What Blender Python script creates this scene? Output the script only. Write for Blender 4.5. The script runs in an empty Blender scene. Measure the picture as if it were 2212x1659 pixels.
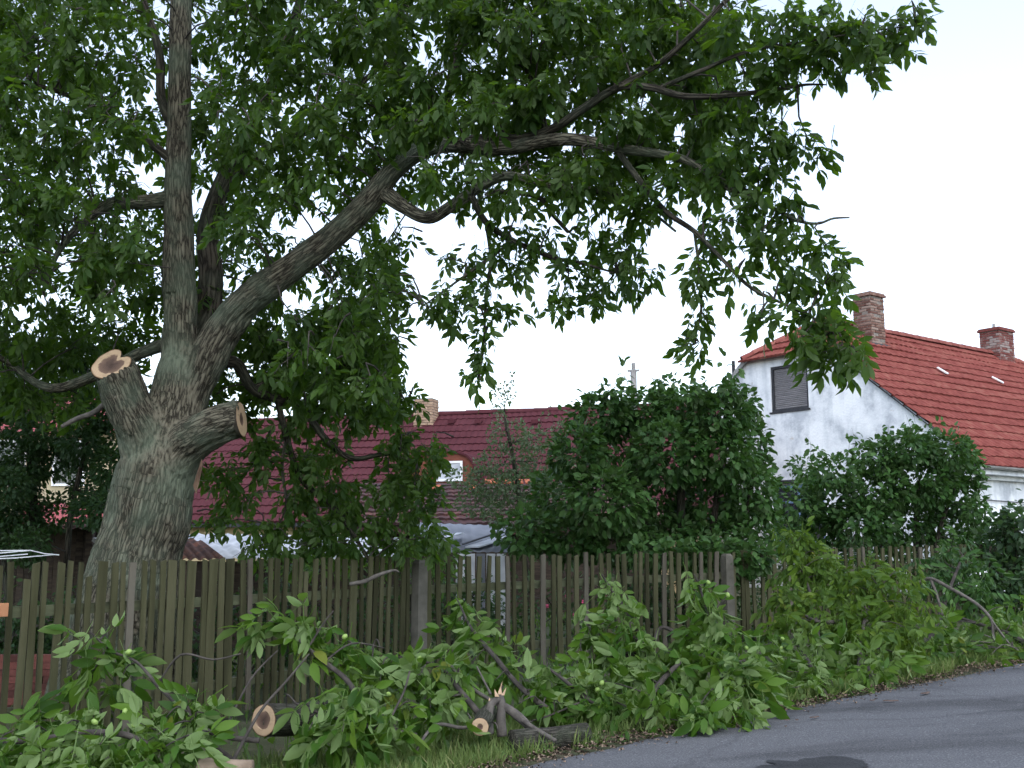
import bpy, math, random
import numpy as np
from mathutils import Vector, Matrix, noise
from mathutils.geometry import tessellate_polygon

R = math.radians
rnd = random.Random(7)
nr = np.random.RandomState(11)
scene = bpy.context.scene
COL = scene.collection

# ------------------------------------------------------------------ camera
EYE = 1.65
FPX, CX, CY = 2340.0, 1106.0, 829.5          # focal length and centre of a 2212 x 1659 picture
PITCH = math.atan(350.0 / FPX)
cam_d = bpy.data.cameras.new('camera')
cam_d.sensor_width = 36.0
cam_d.lens = FPX / 2212.0 * 36.0
cam_d.clip_end = 2000.0
cam = bpy.data.objects.new('camera', cam_d)
COL.objects.link(cam)
cam.location = (0, 0, EYE)
cam.rotation_euler = (math.pi / 2 + PITCH, 0, 0)
scene.camera = cam

# ------------------------------------------------------------------ sky and sun
SUN_EL, SUN_AZ = R(55), R(165)                # azimuth clockwise from +Y: the veiled sun stands high behind the camera
world = bpy.data.worlds.new('World')
scene.world = world
world.use_nodes = True
wn, wl = world.node_tree.nodes, world.node_tree.links
wn.clear()
sky = wn.new('ShaderNodeTexSky'); sky.sky_type = 'NISHITA'; sky.sun_disc = False
sky.sun_elevation = SUN_EL; sky.sun_rotation = SUN_AZ
sky.air_density = 1.0; sky.dust_density = 1.0; sky.ozone_density = 1.0
hsv = wn.new('ShaderNodeHueSaturation'); hsv.inputs['Saturation'].default_value = 0.62
bg = wn.new('ShaderNodeBackground'); bg.inputs['Strength'].default_value = 0.15
wo = wn.new('ShaderNodeOutputWorld')
wl.new(sky.outputs[0], hsv.inputs['Color']); wl.new(hsv.outputs[0], bg.inputs['Color'])
wl.new(bg.outputs[0], wo.inputs[0])
sun_d = bpy.data.lights.new('sun', 'SUN')
sun_d.energy = 0.5; sun_d.angle = R(90); sun_d.color = (1.0, 0.96, 0.9)
sun = bpy.data.objects.new('sun', sun_d); COL.objects.link(sun)
sd = Vector((math.sin(SUN_AZ) * math.cos(SUN_EL), math.cos(SUN_AZ) * math.cos(SUN_EL), math.sin(SUN_EL)))
sun.rotation_euler = (-sd).to_track_quat('-Z', 'Y').to_euler()
vs = scene.view_settings
vs.view_transform = 'Standard'; vs.look = 'None'; vs.gamma = 1.0; vs.use_curve_mapping = False
vs.exposure = 1.55
scene.cycles.max_bounces = 4
scene.cycles.diffuse_bounces = 2
scene.cycles.glossy_bounces = 2
scene.cycles.use_adaptive_sampling = True
scene.cycles.adaptive_threshold = 0.03
scene.cycles.transparent_max_bounces = 4
scene.cycles.use_denoising = True

# ------------------------------------------------------------------ helpers
_cp, _sp = math.cos(PITCH), math.sin(PITCH)

def ray(x, y):
    dx, dy = (x - CX) / FPX, (CY - y) / FPX
    return Vector((dx, _cp - dy * _sp, _sp + dy * _cp))

def P(x, y, d):
    """world point seen at (x, y) of the 2212-wide photograph, d metres ahead"""
    r = ray(x, y)
    return Vector((0, 0, EYE)) + r * (d / r.y)

def gz(x, y=0.0):
    """height of the ground: the street climbs gently to the right"""
    t = min(max(x, -7.0), 8.0)
    z = 0.052 * (t + 4.0)
    if t > 5: z -= 0.006 * (t - 5) ** 2
    return z

def G(x, y):
    """ground point seen at (x, y)"""
    r = ray(x, y)
    z = 0.2
    for _ in range(30):
        k = (z - EYE) / r.z
        p = Vector((0, 0, EYE)) + r * k
        z = 0.5 * z + 0.5 * gz(p.x)
    return Vector((p.x, p.y, gz(p.x)))

def pxr(w, d):
    return w * 0.5 / FPX * d

def me_from(name, verts, faces, mats=(), smooth=False):
    me = bpy.data.meshes.new(name)
    me.from_pydata([tuple(v) for v in verts], [], faces)
    for m in mats: me.materials.append(m)
    if smooth:
        me.polygons.foreach_set('use_smooth', [True] * len(me.polygons))
    me.update()
    return me

def link(name, me, parent=None, label=None, cat=None, group=None, kind=None):
    o = bpy.data.objects.new(name, me)
    COL.objects.link(o)
    if parent is not None: o.parent = parent
    if label: o['label'] = label
    if cat: o['category'] = cat
    if group: o['group'] = group
    if kind: o['kind'] = kind
    return o

def thing(name, label, cat, loc=(0, 0, 0), rotz=0.0, group=None):
    o = link(name, None, None, label, cat, group)
    o.location = loc
    o.rotation_euler = (0, 0, rotz)
    o.empty_display_size = 0.2
    return o

class MB:
    """collects shapes into one mesh"""
    def __init__(s): s.v, s.f, s.m = [], [], []
    def add(s, vs_, fs, mi=0):
        b = len(s.v)
        s.v += [tuple(v) for v in vs_]
        s.f += [tuple(i + b for i in f) for f in fs]
        s.m += [mi] * len(fs)
        return s
    def box(s, x0, x1, y0, y1, z0, z1, mi=0):
        return s.add([(x0, y0, z0), (x1, y0, z0), (x1, y1, z0), (x0, y1, z0), (x0, y0, z1), (x1, y0, z1), (x1, y1, z1), (x0, y1, z1)],
                     [(0, 3, 2, 1), (4, 5, 6, 7), (0, 1, 5, 4), (1, 2, 6, 5), (2, 3, 7, 6), (3, 0, 4, 7)], mi)
    def beam(s, a, b, w, h, up=(0, 0, 1), mi=0):
        a, b = Vector(a), Vector(b)
        t = (b - a).normalized(); u = Vector(up)
        sd_ = t.cross(u).normalized() * (w / 2); un = sd_.cross(t).normalized() * (h / 2)
        vs_ = [a - sd_ - un, a + sd_ - un, a + sd_ + un, a - sd_ + un, b - sd_ - un, b + sd_ - un, b + sd_ + un, b - sd_ + un]
        return s.add(vs_, [(0, 1, 2, 3), (7, 6, 5, 4), (0, 4, 5, 1), (1, 5, 6, 2), (2, 6, 7, 3), (3, 7, 4, 0)], mi)
    def build(s, name, mats, parent=None, smooth=False, **kw):
        if not isinstance(mats, (list, tuple)): mats = [mats]
        me = me_from(name, s.v, s.f, mats, smooth)
        if any(s.m): me.polygons.foreach_set('material_index', s.m)
        return link(name, me, parent, **kw)

# ------------------------------------------------------------------ materials
def new_mat(name):
    m = bpy.data.materials.new(name); m.use_nodes = True
    n, l = m.node_tree.nodes, m.node_tree.links
    b = n['Principled BSDF']
    return m, n, l, b

def ramp(n, stops):
    r = n.new('ShaderNodeValToRGB')
    e = r.color_ramp.elements
    while len(e) < len(stops): e.new(0.5)
    for el, (p, c) in zip(e, stops):
        el.position = p; el.color = (c[0], c[1], c[2], 1)
    return r

def noisy(name, c1, c2, scale=5.0, rough=0.85, bump=0.3, bscale=None, detail=6.0, stretch=(1, 1, 1), coord='Object', objrand=0.0, c3=None, spec=0.3):
    """two or three colours mixed by noise, with a fine bump; objrand shifts each object's own tone"""
    m, n, l, b = new_mat(name)
    tc = n.new('ShaderNodeTexCoord'); mp = n.new('ShaderNodeMapping'); mp.inputs['Scale'].default_value = stretch
    l.new(tc.outputs[coord], mp.inputs[0])
    nz = n.new('ShaderNodeTexNoise'); nz.inputs['Scale'].default_value = scale; nz.inputs['Detail'].default_value = detail
    l.new(mp.outputs[0], nz.inputs['Vector'])
    st = [(0.33, c1), (0.67, c2)] if c3 is None else [(0.3, c1), (0.52, c2), (0.72, c3)]
    rp = ramp(n, st)
    if objrand:
        oi = n.new('ShaderNodeObjectInfo')
        ma = n.new('ShaderNodeMath'); ma.operation = 'MULTIPLY_ADD'
        l.new(oi.outputs['Random'], ma.inputs[0]); ma.inputs[1].default_value = objrand; ma.inputs[2].default_value = -objrand / 2
        ad = n.new('ShaderNodeMath'); l.new(ma.outputs[0], ad.inputs[0]); l.new(nz.outputs[0], ad.inputs[1])
        l.new(ad.outputs[0], rp.inputs[0])
        va = n.new('ShaderNodeVectorMath'); l.new(oi.outputs['Random'], va.inputs[0]); va.operation = 'SCALE'; va.inputs[3].default_value = 40
        l.new(va.outputs[0], mp.inputs['Location'])
    else:
        l.new(nz.outputs[0], rp.inputs[0])
    l.new(rp.outputs[0], b.inputs['Base Color'])
    b.inputs['Roughness'].default_value = rough
    b.inputs['Specular IOR Level'].default_value = spec
    if bump:
        n2 = n.new('ShaderNodeTexNoise'); n2.inputs['Scale'].default_value = bscale or scale * 6; n2.inputs['Detail'].default_value = 4
        l.new(mp.outputs[0], n2.inputs['Vector'])
        bp = n.new('ShaderNodeBump'); bp.inputs['Strength'].default_value = bump; bp.inputs['Distance'].default_value = 0.02
        l.new(n2.outputs[0], bp.inputs['Height']); l.new(bp.outputs[0], b.inputs['Normal'])
    return m

def bark_mat(name, fissure, ridge, moss, moss_amt=0.5, scale=16.0, stretch=0.6):
    m, n, l, b = new_mat(name)
    a0 = n.new('ShaderNodeAttribute'); a0.attribute_name = 'bark_co'
    at = n.new('ShaderNodeMapping'); at.inputs['Scale'].default_value = (1, 1, stretch)
    l.new(a0.outputs['Vector'], at.inputs['Vector'])
    nz = n.new('ShaderNodeTexNoise'); nz.inputs['Scale'].default_value = scale; nz.inputs['Detail'].default_value = 8; nz.inputs['Roughness'].default_value = 0.65
    l.new(at.outputs['Vector'], nz.inputs['Vector'])
    vo = n.new('ShaderNodeTexVoronoi'); vo.feature = 'DISTANCE_TO_EDGE'; vo.inputs['Scale'].default_value = scale * 1.1
    dv = n.new('ShaderNodeVectorMath'); dv.operation = 'MULTIPLY_ADD'
    l.new(nz.outputs['Color'], dv.inputs[0]); dv.inputs[1].default_value = (0.05, 0.05, 0.05); l.new(at.outputs['Vector'], dv.inputs[2])
    l.new(dv.outputs[0], vo.inputs['Vector'])
    pw = n.new('ShaderNodeMath'); pw.operation = 'MULTIPLY'; pw.inputs[1].default_value = 3.0; pw.use_clamp = True
    l.new(vo.outputs[0], pw.inputs[0])
    m0 = n.new('ShaderNodeMath'); m0.operation = 'MULTIPLY'
    l.new(pw.outputs[0], m0.inputs[0]); l.new(nz.outputs[0], m0.inputs[1])
    se = n.new('ShaderNodeAttribute'); se.attribute_name = 'seam'
    tc0 = n.new('ShaderNodeTexCoord'); nf = n.new('ShaderNodeTexNoise'); nf.inputs['Scale'].default_value = 38; nf.inputs['Detail'].default_value = 7
    mq = n.new('ShaderNodeMapping'); mq.inputs['Scale'].default_value = (1, 1, 0.3); l.new(tc0.outputs['Object'], mq.inputs[0]); l.new(mq.outputs[0], nf.inputs['Vector'])
    mx = n.new('ShaderNodeMix'); mx.data_type = 'FLOAT'
    l.new(se.outputs['Fac'], mx.inputs[0]); l.new(m0.outputs[0], mx.inputs[2])
    nk = n.new('ShaderNodeMapRange'); nk.inputs[1].default_value = 0.36; nk.inputs[2].default_value = 0.66; nk.inputs[3].default_value = 0.0; nk.inputs[4].default_value = 0.5; l.new(nf.outputs[0], nk.inputs[0]); l.new(nk.outputs[0], mx.inputs[3])
    rp = ramp(n, [(0.04, fissure), (0.22, tuple((a + 2 * c) / 3 for a, c in zip(fissure, ridge))), (0.6, ridge)])
    l.new(mx.outputs[0], rp.inputs[0])
    tc = n.new('ShaderNodeTexCoord')
    n3 = n.new('ShaderNodeTexNoise'); n3.inputs['Scale'].default_value = 2.6; n3.inputs['Detail'].default_value = 7
    l.new(tc.outputs['Object'], n3.inputs['Vector'])
    r3 = ramp(n, [(0.42, (0, 0, 0)), (0.62, (moss_amt,) * 3)])
    l.new(n3.outputs[0], r3.inputs[0])
    mm = n.new('ShaderNodeMix'); mm.data_type = 'RGBA'
    l.new(r3.outputs[0], mm.inputs['Factor']); l.new(rp.outputs[0], mm.inputs['A']); mm.inputs['B'].default_value = (*moss, 1)
    ml = n.new('ShaderNodeMix'); ml.data_type = 'RGBA'; ml.blend_type = 'MULTIPLY'; ml.inputs['Factor'].default_value = 0.5
    rq = ramp(n, [(0.0, (0.35,) * 3), (0.35, (1, 1, 1))]); l.new(mx.outputs[0], rq.inputs[0])
    l.new(mm.outputs['Result'], ml.inputs['A']); l.new(rq.outputs[0], ml.inputs['B'])
    l.new(ml.outputs['Result'], b.inputs['Base Color'])
    b.inputs['Roughness'].default_value = 0.95; b.inputs['Specular IOR Level'].default_value = 0.15
    bp = n.new('ShaderNodeBump'); bp.inputs['Strength'].default_value = 0.9; bp.inputs['Distance'].default_value = 0.03
    l.new(mx.outputs[0], bp.inputs['Height']); l.new(bp.outputs[0], b.inputs['Normal'])
    return m

def leaf_mat(name, dark, mid, light, under, trans=0.3, tcol=(0.16, 0.3, 0.03), rough=0.42, wilt=None):
    m, n, l, b = new_mat(name)
    at = n.new('ShaderNodeAttribute'); at.attribute_name = 'tint'
    oi = n.new('ShaderNodeObjectInfo')
    ad = n.new('ShaderNodeMath'); l.new(at.outputs['Fac'], ad.inputs[0]); l.new(oi.outputs['Random'], ad.inputs[1])
    fr = n.new('ShaderNodeMath'); fr.operation = 'FRACT'; l.new(ad.outputs[0], fr.inputs[0])
    ln = n.new('ShaderNodeAttribute'); ln.attribute_name = 'own'; mo = n.new('ShaderNodeMath'); mo.operation = 'MULTIPLY'
    l.new(oi.outputs['Random'], mo.inputs[0]); l.new(ln.outputs['Fac'], mo.inputs[1]); l.new(mo.outputs[0], ad.inputs[1])
    rp = ramp(n, [(0.0, dark), (0.55, mid), (1.0, light)] if wilt is None else [(0.0, dark), (0.52, mid), (0.93, light), (0.965, wilt)]); l.new(fr.outputs[0], rp.inputs[0])
    ge = n.new('ShaderNodeNewGeometry')
    mx = n.new('ShaderNodeMix'); mx.data_type = 'RGBA'
    l.new(ge.outputs['Backfacing'], mx.inputs['Factor']); l.new(rp.outputs[0], mx.inputs['A']); mx.inputs['B'].default_value = (*under, 1)
    l.new(mx.outputs['Result'], b.inputs['Base Color'])
    b.inputs['Roughness'].default_value = rough + 0.12; b.inputs['Specular IOR Level'].default_value = 0.22
    tr = n.new('ShaderNodeBsdfTranslucent'); tr.inputs['Color'].default_value = (*tcol, 1)
    ms = n.new('ShaderNodeMixShader'); ms.inputs[0].default_value = trans
    l.new(b.outputs[0], ms.inputs[1]); l.new(tr.outputs[0], ms.inputs[2])
    l.new(ms.outputs[0], n['Material Output'].inputs[0])
    return m

M = {}
M['bark'] = bark_mat('walnut_bark', (0.036, 0.032, 0.023), (0.178, 0.162, 0.118), (0.115, 0.142, 0.10), 0.8, 32, 0.75)
M['branch_bark'] = bark_mat('branch_bark', (0.022, 0.018, 0.014), (0.085, 0.074, 0.056), (0.065, 0.077, 0.053), 0.5, 24)
M['twig'] = noisy('twig_bark', (0.03, 0.026, 0.023), (0.07, 0.061, 0.053), 14, 0.9, 0.3)
M['grey_twig'] = noisy('grey_twig_bark', (0.06, 0.053, 0.047), (0.125, 0.112, 0.098), 18, 0.9, 0.3)
M['walnut_leaf'] = leaf_mat('walnut_leaf', (0.010, 0.028, 0.004), (0.020, 0.050, 0.006), (0.042, 0.088, 0.010), (0.048, 0.083, 0.023), 0.32, (0.14, 0.28, 0.014), 0.45)
M['cut_leaf'] = leaf_mat('cut_leaf', (0.015, 0.046, 0.004), (0.034, 0.088, 0.007), (0.075, 0.145, 0.013), (0.13, 0.195, 0.068), 0.25, (0.2, 0.36, 0.04), 0.42, (0.115, 0.14, 0.02))
M['limp_leaf'] = leaf_mat('limp_leaf', (0.024, 0.056, 0.005), (0.046, 0.095, 0.008), (0.08, 0.138, 0.014), (0.085, 0.14, 0.036), 0.25, (0.22, 0.36, 0.03), 0.45, (0.11, 0.13, 0.018))
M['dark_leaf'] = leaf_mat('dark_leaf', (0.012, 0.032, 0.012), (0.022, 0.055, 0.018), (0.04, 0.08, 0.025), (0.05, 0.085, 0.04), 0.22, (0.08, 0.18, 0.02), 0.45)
M['lilac_leaf'] = leaf_mat('lilac_leaf', (0.018, 0.050, 0.012), (0.034, 0.088, 0.019), (0.064, 0.135, 0.032), (0.07, 0.122, 0.045), 0.22, (0.07, 0.17, 0.02), 0.4)
M['light_leaf'] = leaf_mat('light_leaf', (0.024, 0.06, 0.012), (0.042, 0.092, 0.018), (0.07, 0.13, 0.03), (0.075, 0.12, 0.05), 0.3, (0.2, 0.38, 0.03), 0.4)
M['apple_leaf'] = leaf_mat('apple_leaf', (0.034, 0.058, 0.028), (0.058, 0.088, 0.045), (0.10, 0.135, 0.08), (0.12, 0.15, 0.1), 0.25, (0.14, 0.25, 0.06), 0.5)
M['hedge_leaf'] = leaf_mat('hedge_leaf', (0.014, 0.035, 0.015), (0.026, 0.056, 0.024), (0.048, 0.085, 0.038), (0.055, 0.085, 0.045), 0.25, (0.1, 0.22, 0.04), 0.35)
M['grass'] = leaf_mat('grass_blade', (0.06, 0.11, 0.03), (0.12, 0.17, 0.05), (0.25, 0.24, 0.11), (0.12, 0.17, 0.05), 0.25, (0.2, 0.3, 0.05), 0.6)
M['nut'] = noisy('green_husk', (0.16, 0.26, 0.06), (0.24, 0.34, 0.09), 30, 0.45, 0.1)
M['wood_cut'] = noisy('cut_wood', (0.40, 0.27, 0.17), (0.52, 0.37, 0.24), 9, 0.8, 0.35, 60)
M['heartwood'] = noisy('heartwood', (0.10, 0.062, 0.045), (0.21, 0.14, 0.10), 14, 0.85, 0.4, 60)
M['pale_log'] = noisy('barkless_log', (0.16, 0.12, 0.085), (0.27, 0.21, 0.155), 7, 0.9, 0.4, 40)
M['torn_wood'] = noisy('torn_wood', (0.085, 0.05, 0.032), (0.26, 0.17, 0.11), 9, 0.85, 0.5, 40, stretch=(1, 1, 0.25))
M['picket'] = noisy('mossy_picket', (0.029, 0.029, 0.014), (0.054, 0.054, 0.027), 3.0, 0.92, 0.45, 46, stretch=(3, 3, 0.35), objrand=0.35, c3=(0.075, 0.073, 0.04), spec=0.15)
M['grey_picket'] = noisy('weathered_picket', (0.072, 0.064, 0.048), (0.115, 0.104, 0.082), 3.0, 0.92, 0.45, 46, stretch=(3, 3, 0.35), objrand=0.3, spec=0.15)
M['rail'] = noisy('mossy_rail', (0.045, 0.05, 0.028), (0.09, 0.10, 0.055), 5, 0.95, 0.4, 40, stretch=(0.5, 0.5, 3))
M['concrete'] = noisy('old_concrete', (0.062, 0.058, 0.046), (0.115, 0.107, 0.088), 7, 0.95, 0.4, 90)
M['orange_wood'] = noisy('fresh_orange_plank', (0.28, 0.12, 0.055), (0.36, 0.17, 0.085), 6, 0.7, 0.2, 40)
M['asphalt'] = None
M['soil'] = noisy('soil_and_grass', (0.028, 0.034, 0.015), (0.05, 0.058, 0.026), 2.2, 0.95, 0.8, 30, c3=(0.075, 0.064, 0.045))
M['plaster'] = None
M['red_tile'] = noisy('red_clay_tile', (0.135, 0.037, 0.031), (0.185, 0.053, 0.044), 4.5, 0.92, 0.2, 30, c3=(0.22, 0.085, 0.065), objrand=0.12, spec=0.06)
M['ridge_tile'] = noisy('ridge_tile', (0.19, 0.05, 0.04), (0.26, 0.09, 0.07), 4, 0.8, 0.3, 30, objrand=0.4)
M['purple_tile'] = noisy('wine_red_metal_tile', (0.066, 0.019, 0.024), (0.086, 0.027, 0.033), 1.2, 0.8, 0.05, 20, objrand=0.1, spec=0.1)
M['old_tile'] = noisy('old_clay_tile', (0.045, 0.026, 0.027), (0.07, 0.034, 0.034), 6, 0.9, 0.3, 30, c3=(0.12, 0.052, 0.042), objrand=0.3)
M['orange_tile'] = noisy('new_orange_tile', (0.30, 0.085, 0.04), (0.36, 0.12, 0.06), 6, 0.85, 0.2, 30)
M['pink_roof'] = noisy('pink_red_sheet_roof', (0.25, 0.055, 0.06), (0.31, 0.08, 0.08), 1.5, 0.7, 0.1, 20)
M['brick'] = noisy('old_brick', (0.13, 0.065, 0.05), (0.22, 0.135, 0.105), 9, 0.92, 0.5, 50, objrand=0.7, c3=(0.27, 0.20, 0.165))
M['red_brick'] = noisy('red_painted_brick', (0.15, 0.042, 0.036), (0.19, 0.075, 0.065), 5, 0.92, 0.5, 50, objrand=0.5, c3=(0.30, 0.25, 0.23))
M['beige_brick'] = noisy('beige_brick', (0.30, 0.20, 0.135), (0.42, 0.30, 0.21), 9, 0.9, 0.4, 50, objrand=0.4)
M['stack_brick'] = noisy('stacked_brick', (0.06, 0.022, 0.018), (0.13, 0.045, 0.036), 5, 0.92, 0.5, 50, objrand=0.5)
M['mortar'] = noisy('mortar', (0.15, 0.135, 0.12), (0.26, 0.235, 0.205), 12, 0.95, 0.5, 60)
M['dark_mortar'] = noisy('sooty_mortar', (0.10, 0.085, 0.07), (0.2, 0.17, 0.14), 12, 0.95, 0.5, 60)
M['orange_plaster'] = noisy('orange_brick_wall', (0.12, 0.038, 0.026), (0.17, 0.056, 0.034), 5, 0.9, 0.3, 40)
M['cream'] = noisy('cream_plaster', (0.36, 0.30, 0.19), (0.44, 0.37, 0.25), 2, 0.9, 0.2, 30)
M['ochre'] = noisy('ochre_plaster', (0.42, 0.32, 0.17), (0.5, 0.40, 0.24), 3, 0.9, 0.2, 30)
M['white_paint'] = noisy('white_paint', (0.72, 0.73, 0.74), (0.82, 0.82, 0.82), 5, 0.5, 0.05)
M['dark_frame'] = noisy('dark_frame', (0.02, 0.021, 0.025), (0.04, 0.04, 0.046), 8, 0.6, 0.1)
M['shutter'] = noisy('grey_roller_shutter', (0.15, 0.145, 0.15), (0.215, 0.205, 0.21), 3, 0.7, 0.1, objrand=0.2)
M['blue_frame'] = noisy('blue_frame', (0.16, 0.24, 0.42), (0.22, 0.31, 0.5), 6, 0.5, 0.05)
M['zinc'] = noisy('zinc', (0.20, 0.195, 0.19), (0.33, 0.32, 0.31), 5, 0.55, 0.2)
M['grey_sheet'] = noisy('grey_sheet', (0.11, 0.125, 0.15), (0.17, 0.185, 0.215), 2, 0.6, 0.15)
M['white_sheet'] = noisy('white_sheet', (0.36, 0.385, 0.42), (0.54, 0.565, 0.60), 3, 0.6, 0.15)
M['rust_sheet'] = noisy('rusty_sheet', (0.05, 0.03, 0.028), (0.10, 0.055, 0.045), 4, 0.85, 0.3, 30, c3=(0.24, 0.10, 0.06))
M['dark_wood'] = noisy('dark_shed_plank', (0.03, 0.022, 0.016), (0.075, 0.055, 0.04), 5, 0.9, 0.4, 40, stretch=(1, 1, 5), objrand=0.4)
M['wire'] = noisy('white_wire', (0.55, 0.58, 0.6), (0.7, 0.72, 0.74), 10, 0.5, 0.0)
M['pink_flower'] = noisy('pink_petal', (0.55, 0.06, 0.16), (0.68, 0.14, 0.26), 30, 0.6, 0.1)
M['chips'] = noisy('wood_chip', (0.09, 0.062, 0.045), (0.22, 0.16, 0.115), 9, 0.9, 0.2, c3=(0.36, 0.28, 0.205))
M['bark_bit'] = noisy('bark_bit', (0.055, 0.04, 0.034), (0.12, 0.085, 0.07), 12, 0.9, 0.4)
M['moss_log'] = bark_mat('mossy_log_bark', (0.04, 0.036, 0.03), (0.115, 0.105, 0.088), (0.09, 0.11, 0.07), 0.7, 46)

def sawn_mat():
    m, n, l, b = new_mat('sawn_wood')
    at = n.new('ShaderNodeAttribute'); at.attribute_name = 'ring'
    sp_ = n.new('ShaderNodeSeparateXYZ'); l.new(at.outputs['Vector'], sp_.inputs[0])
    tc = n.new('ShaderNodeTexCoord'); nz = n.new('ShaderNodeTexNoise'); nz.inputs['Scale'].default_value = 16; nz.inputs['Detail'].default_value = 6
    l.new(tc.outputs['Object'], nz.inputs['Vector'])
    def mth(op, a, c, d=None):
        q = n.new('ShaderNodeMath'); q.operation = op
        for i, v in enumerate((a, c, d)):
            if v is None: continue
            if isinstance(v, (int, float)): q.inputs[i].default_value = v
            else: l.new(v, q.inputs[i])
        return q.outputs[0]
    t = mth('ADD', sp_.outputs[1], mth('MULTIPLY', mth('SUBTRACT', nz.outputs[0], 0.5), 0.7))
    sap = ramp(n, [(0.0, (0.06, 0.04, 0.032)), (0.5, (0.11, 0.072, 0.055)), (0.86, (0.17, 0.11, 0.08)), (0.97, (0.46, 0.33, 0.21))])
    l.new(mth('MULTIPLY', t, 0.9), sap.inputs[0])
    ringv = mth('MULTIPLY_ADD', mth('SINE', mth('ADD', mth('MULTIPLY', sp_.outputs[0], 95.0), mth('MULTIPLY', nz.outputs[0], 9.0)), 0), 0.10, 0.9)
    crack = mth('POWER', mth('ABSOLUTE', mth('SINE', mth('ADD', mth('MULTIPLY', sp_.outputs[2], 1.5), mth('MULTIPLY', nz.outputs[0], 5.0)), 0), 0), 0.05)
    mu = n.new('ShaderNodeMix'); mu.data_type = 'RGBA'; mu.blend_type = 'MULTIPLY'; mu.inputs['Factor'].default_value = 1.0
    l.new(sap.outputs[0], mu.inputs['A']); l.new(mth('MULTIPLY', ringv, crack), mu.inputs['B'])
    rim = ramp(n, [(0.93, (1, 1, 1)), (0.985, (0.3, 0.24, 0.2))]); l.new(mth('ADD', sp_.outputs[0], mth('MULTIPLY', mth('SUBTRACT', nz.outputs[0], 0.5), 0.06)), rim.inputs[0])
    m2 = n.new('ShaderNodeMix'); m2.data_type = 'RGBA'; m2.blend_type = 'MULTIPLY'; m2.inputs['Factor'].default_value = 1.0
    l.new(mu.outputs['Result'], m2.inputs['A']); l.new(rim.outputs[0], m2.inputs['B']); l.new(m2.outputs['Result'], b.inputs['Base Color'])
    b.inputs['Roughness'].default_value = 0.9; b.inputs['Specular IOR Level'].default_value = 0.15
    return m
M['sawn'] = sawn_mat()

def glass_mat():
    m, n, l, b = new_mat('window_glass')
    b.inputs['Base Color'].default_value = (0.03, 0.035, 0.045, 1); b.inputs['Roughness'].default_value = 0.08
    b.inputs['Specular IOR Level'].default_value = 0.8
    return m
M['glass'] = glass_mat()

def plaster_mat():
    m, n, l, b = new_mat('worn_white_plaster')
    tc = n.new('ShaderNodeTexCoord')
    n1 = n.new('ShaderNodeTexNoise'); n1.inputs['Scale'].default_value = 1.1; n1.inputs['Detail'].default_value = 9; n1.inputs['Roughness'].default_value = 0.62
    l.new(tc.outputs['Object'], n1.inputs['Vector'])
    r1 = ramp(n, [(0.40, (0.50, 0.525, 0.56)), (0.48, (0.70, 0.72, 0.745)), (0.6, (0.84, 0.855, 0.87))]); l.new(n1.outputs[0], r1.inputs[0])
    mp = n.new('ShaderNodeMapping'); mp.inputs['Scale'].default_value = (3.5, 3.5, 0.45); l.new(tc.outputs['Object'], mp.inputs[0])
    n2 = n.new('ShaderNodeTexNoise'); n2.inputs['Scale'].default_value = 1.6; n2.inputs['Detail'].default_value = 6; l.new(mp.outputs[0], n2.inputs['Vector'])
    r2 = ramp(n, [(0.34, (0.80, 0.82, 0.83)), (0.52, (1, 1, 1))]); l.new(n2.outputs[0], r2.inputs[0])
    mx = n.new('ShaderNodeMix'); mx.data_type = 'RGBA'; mx.blend_type = 'MULTIPLY'; mx.inputs['Factor'].default_value = 0.75
    l.new(r1.outputs[0], mx.inputs['A']); l.new(r2.outputs[0], mx.inputs['B'])
    n3 = n.new('ShaderNodeTexNoise'); n3.inputs['Scale'].default_value = 2.7; n3.inputs['Detail'].default_value = 8; l.new(tc.outputs['Object'], n3.inputs['Vector'])
    r3 = ramp(n, [(0.67, (0, 0, 0)), (0.71, (0.5, 0.5, 0.5))]); l.new(n3.outputs[0], r3.inputs[0])
    m3 = n.new('ShaderNodeMix'); m3.data_type = 'RGBA'; l.new(r3.outputs[0], m3.inputs['Factor']); l.new(mx.outputs['Result'], m3.inputs['A']); m3.inputs['B'].default_value = (0.5, 0.43, 0.36, 1)
    l.new(m3.outputs['Result'], b.inputs['Base Color']); b.inputs['Roughness'].default_value = 0.95; b.inputs['Specular IOR Level'].default_value = 0.15
    n4 = n.new('ShaderNodeTexNoise'); n4.inputs['Scale'].default_value = 16; n4.inputs['Detail'].default_value = 6; l.new(tc.outputs['Object'], n4.inputs['Vector'])
    bp = n.new('ShaderNodeBump'); bp.inputs['Strength'].default_value = 0.35; bp.inputs['Distance'].default_value = 0.03
    l.new(n4.outputs[0], bp.inputs['Height']); l.new(bp.outputs[0], b.inputs['Normal'])
    return m
M['plaster'] = plaster_mat()

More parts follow.
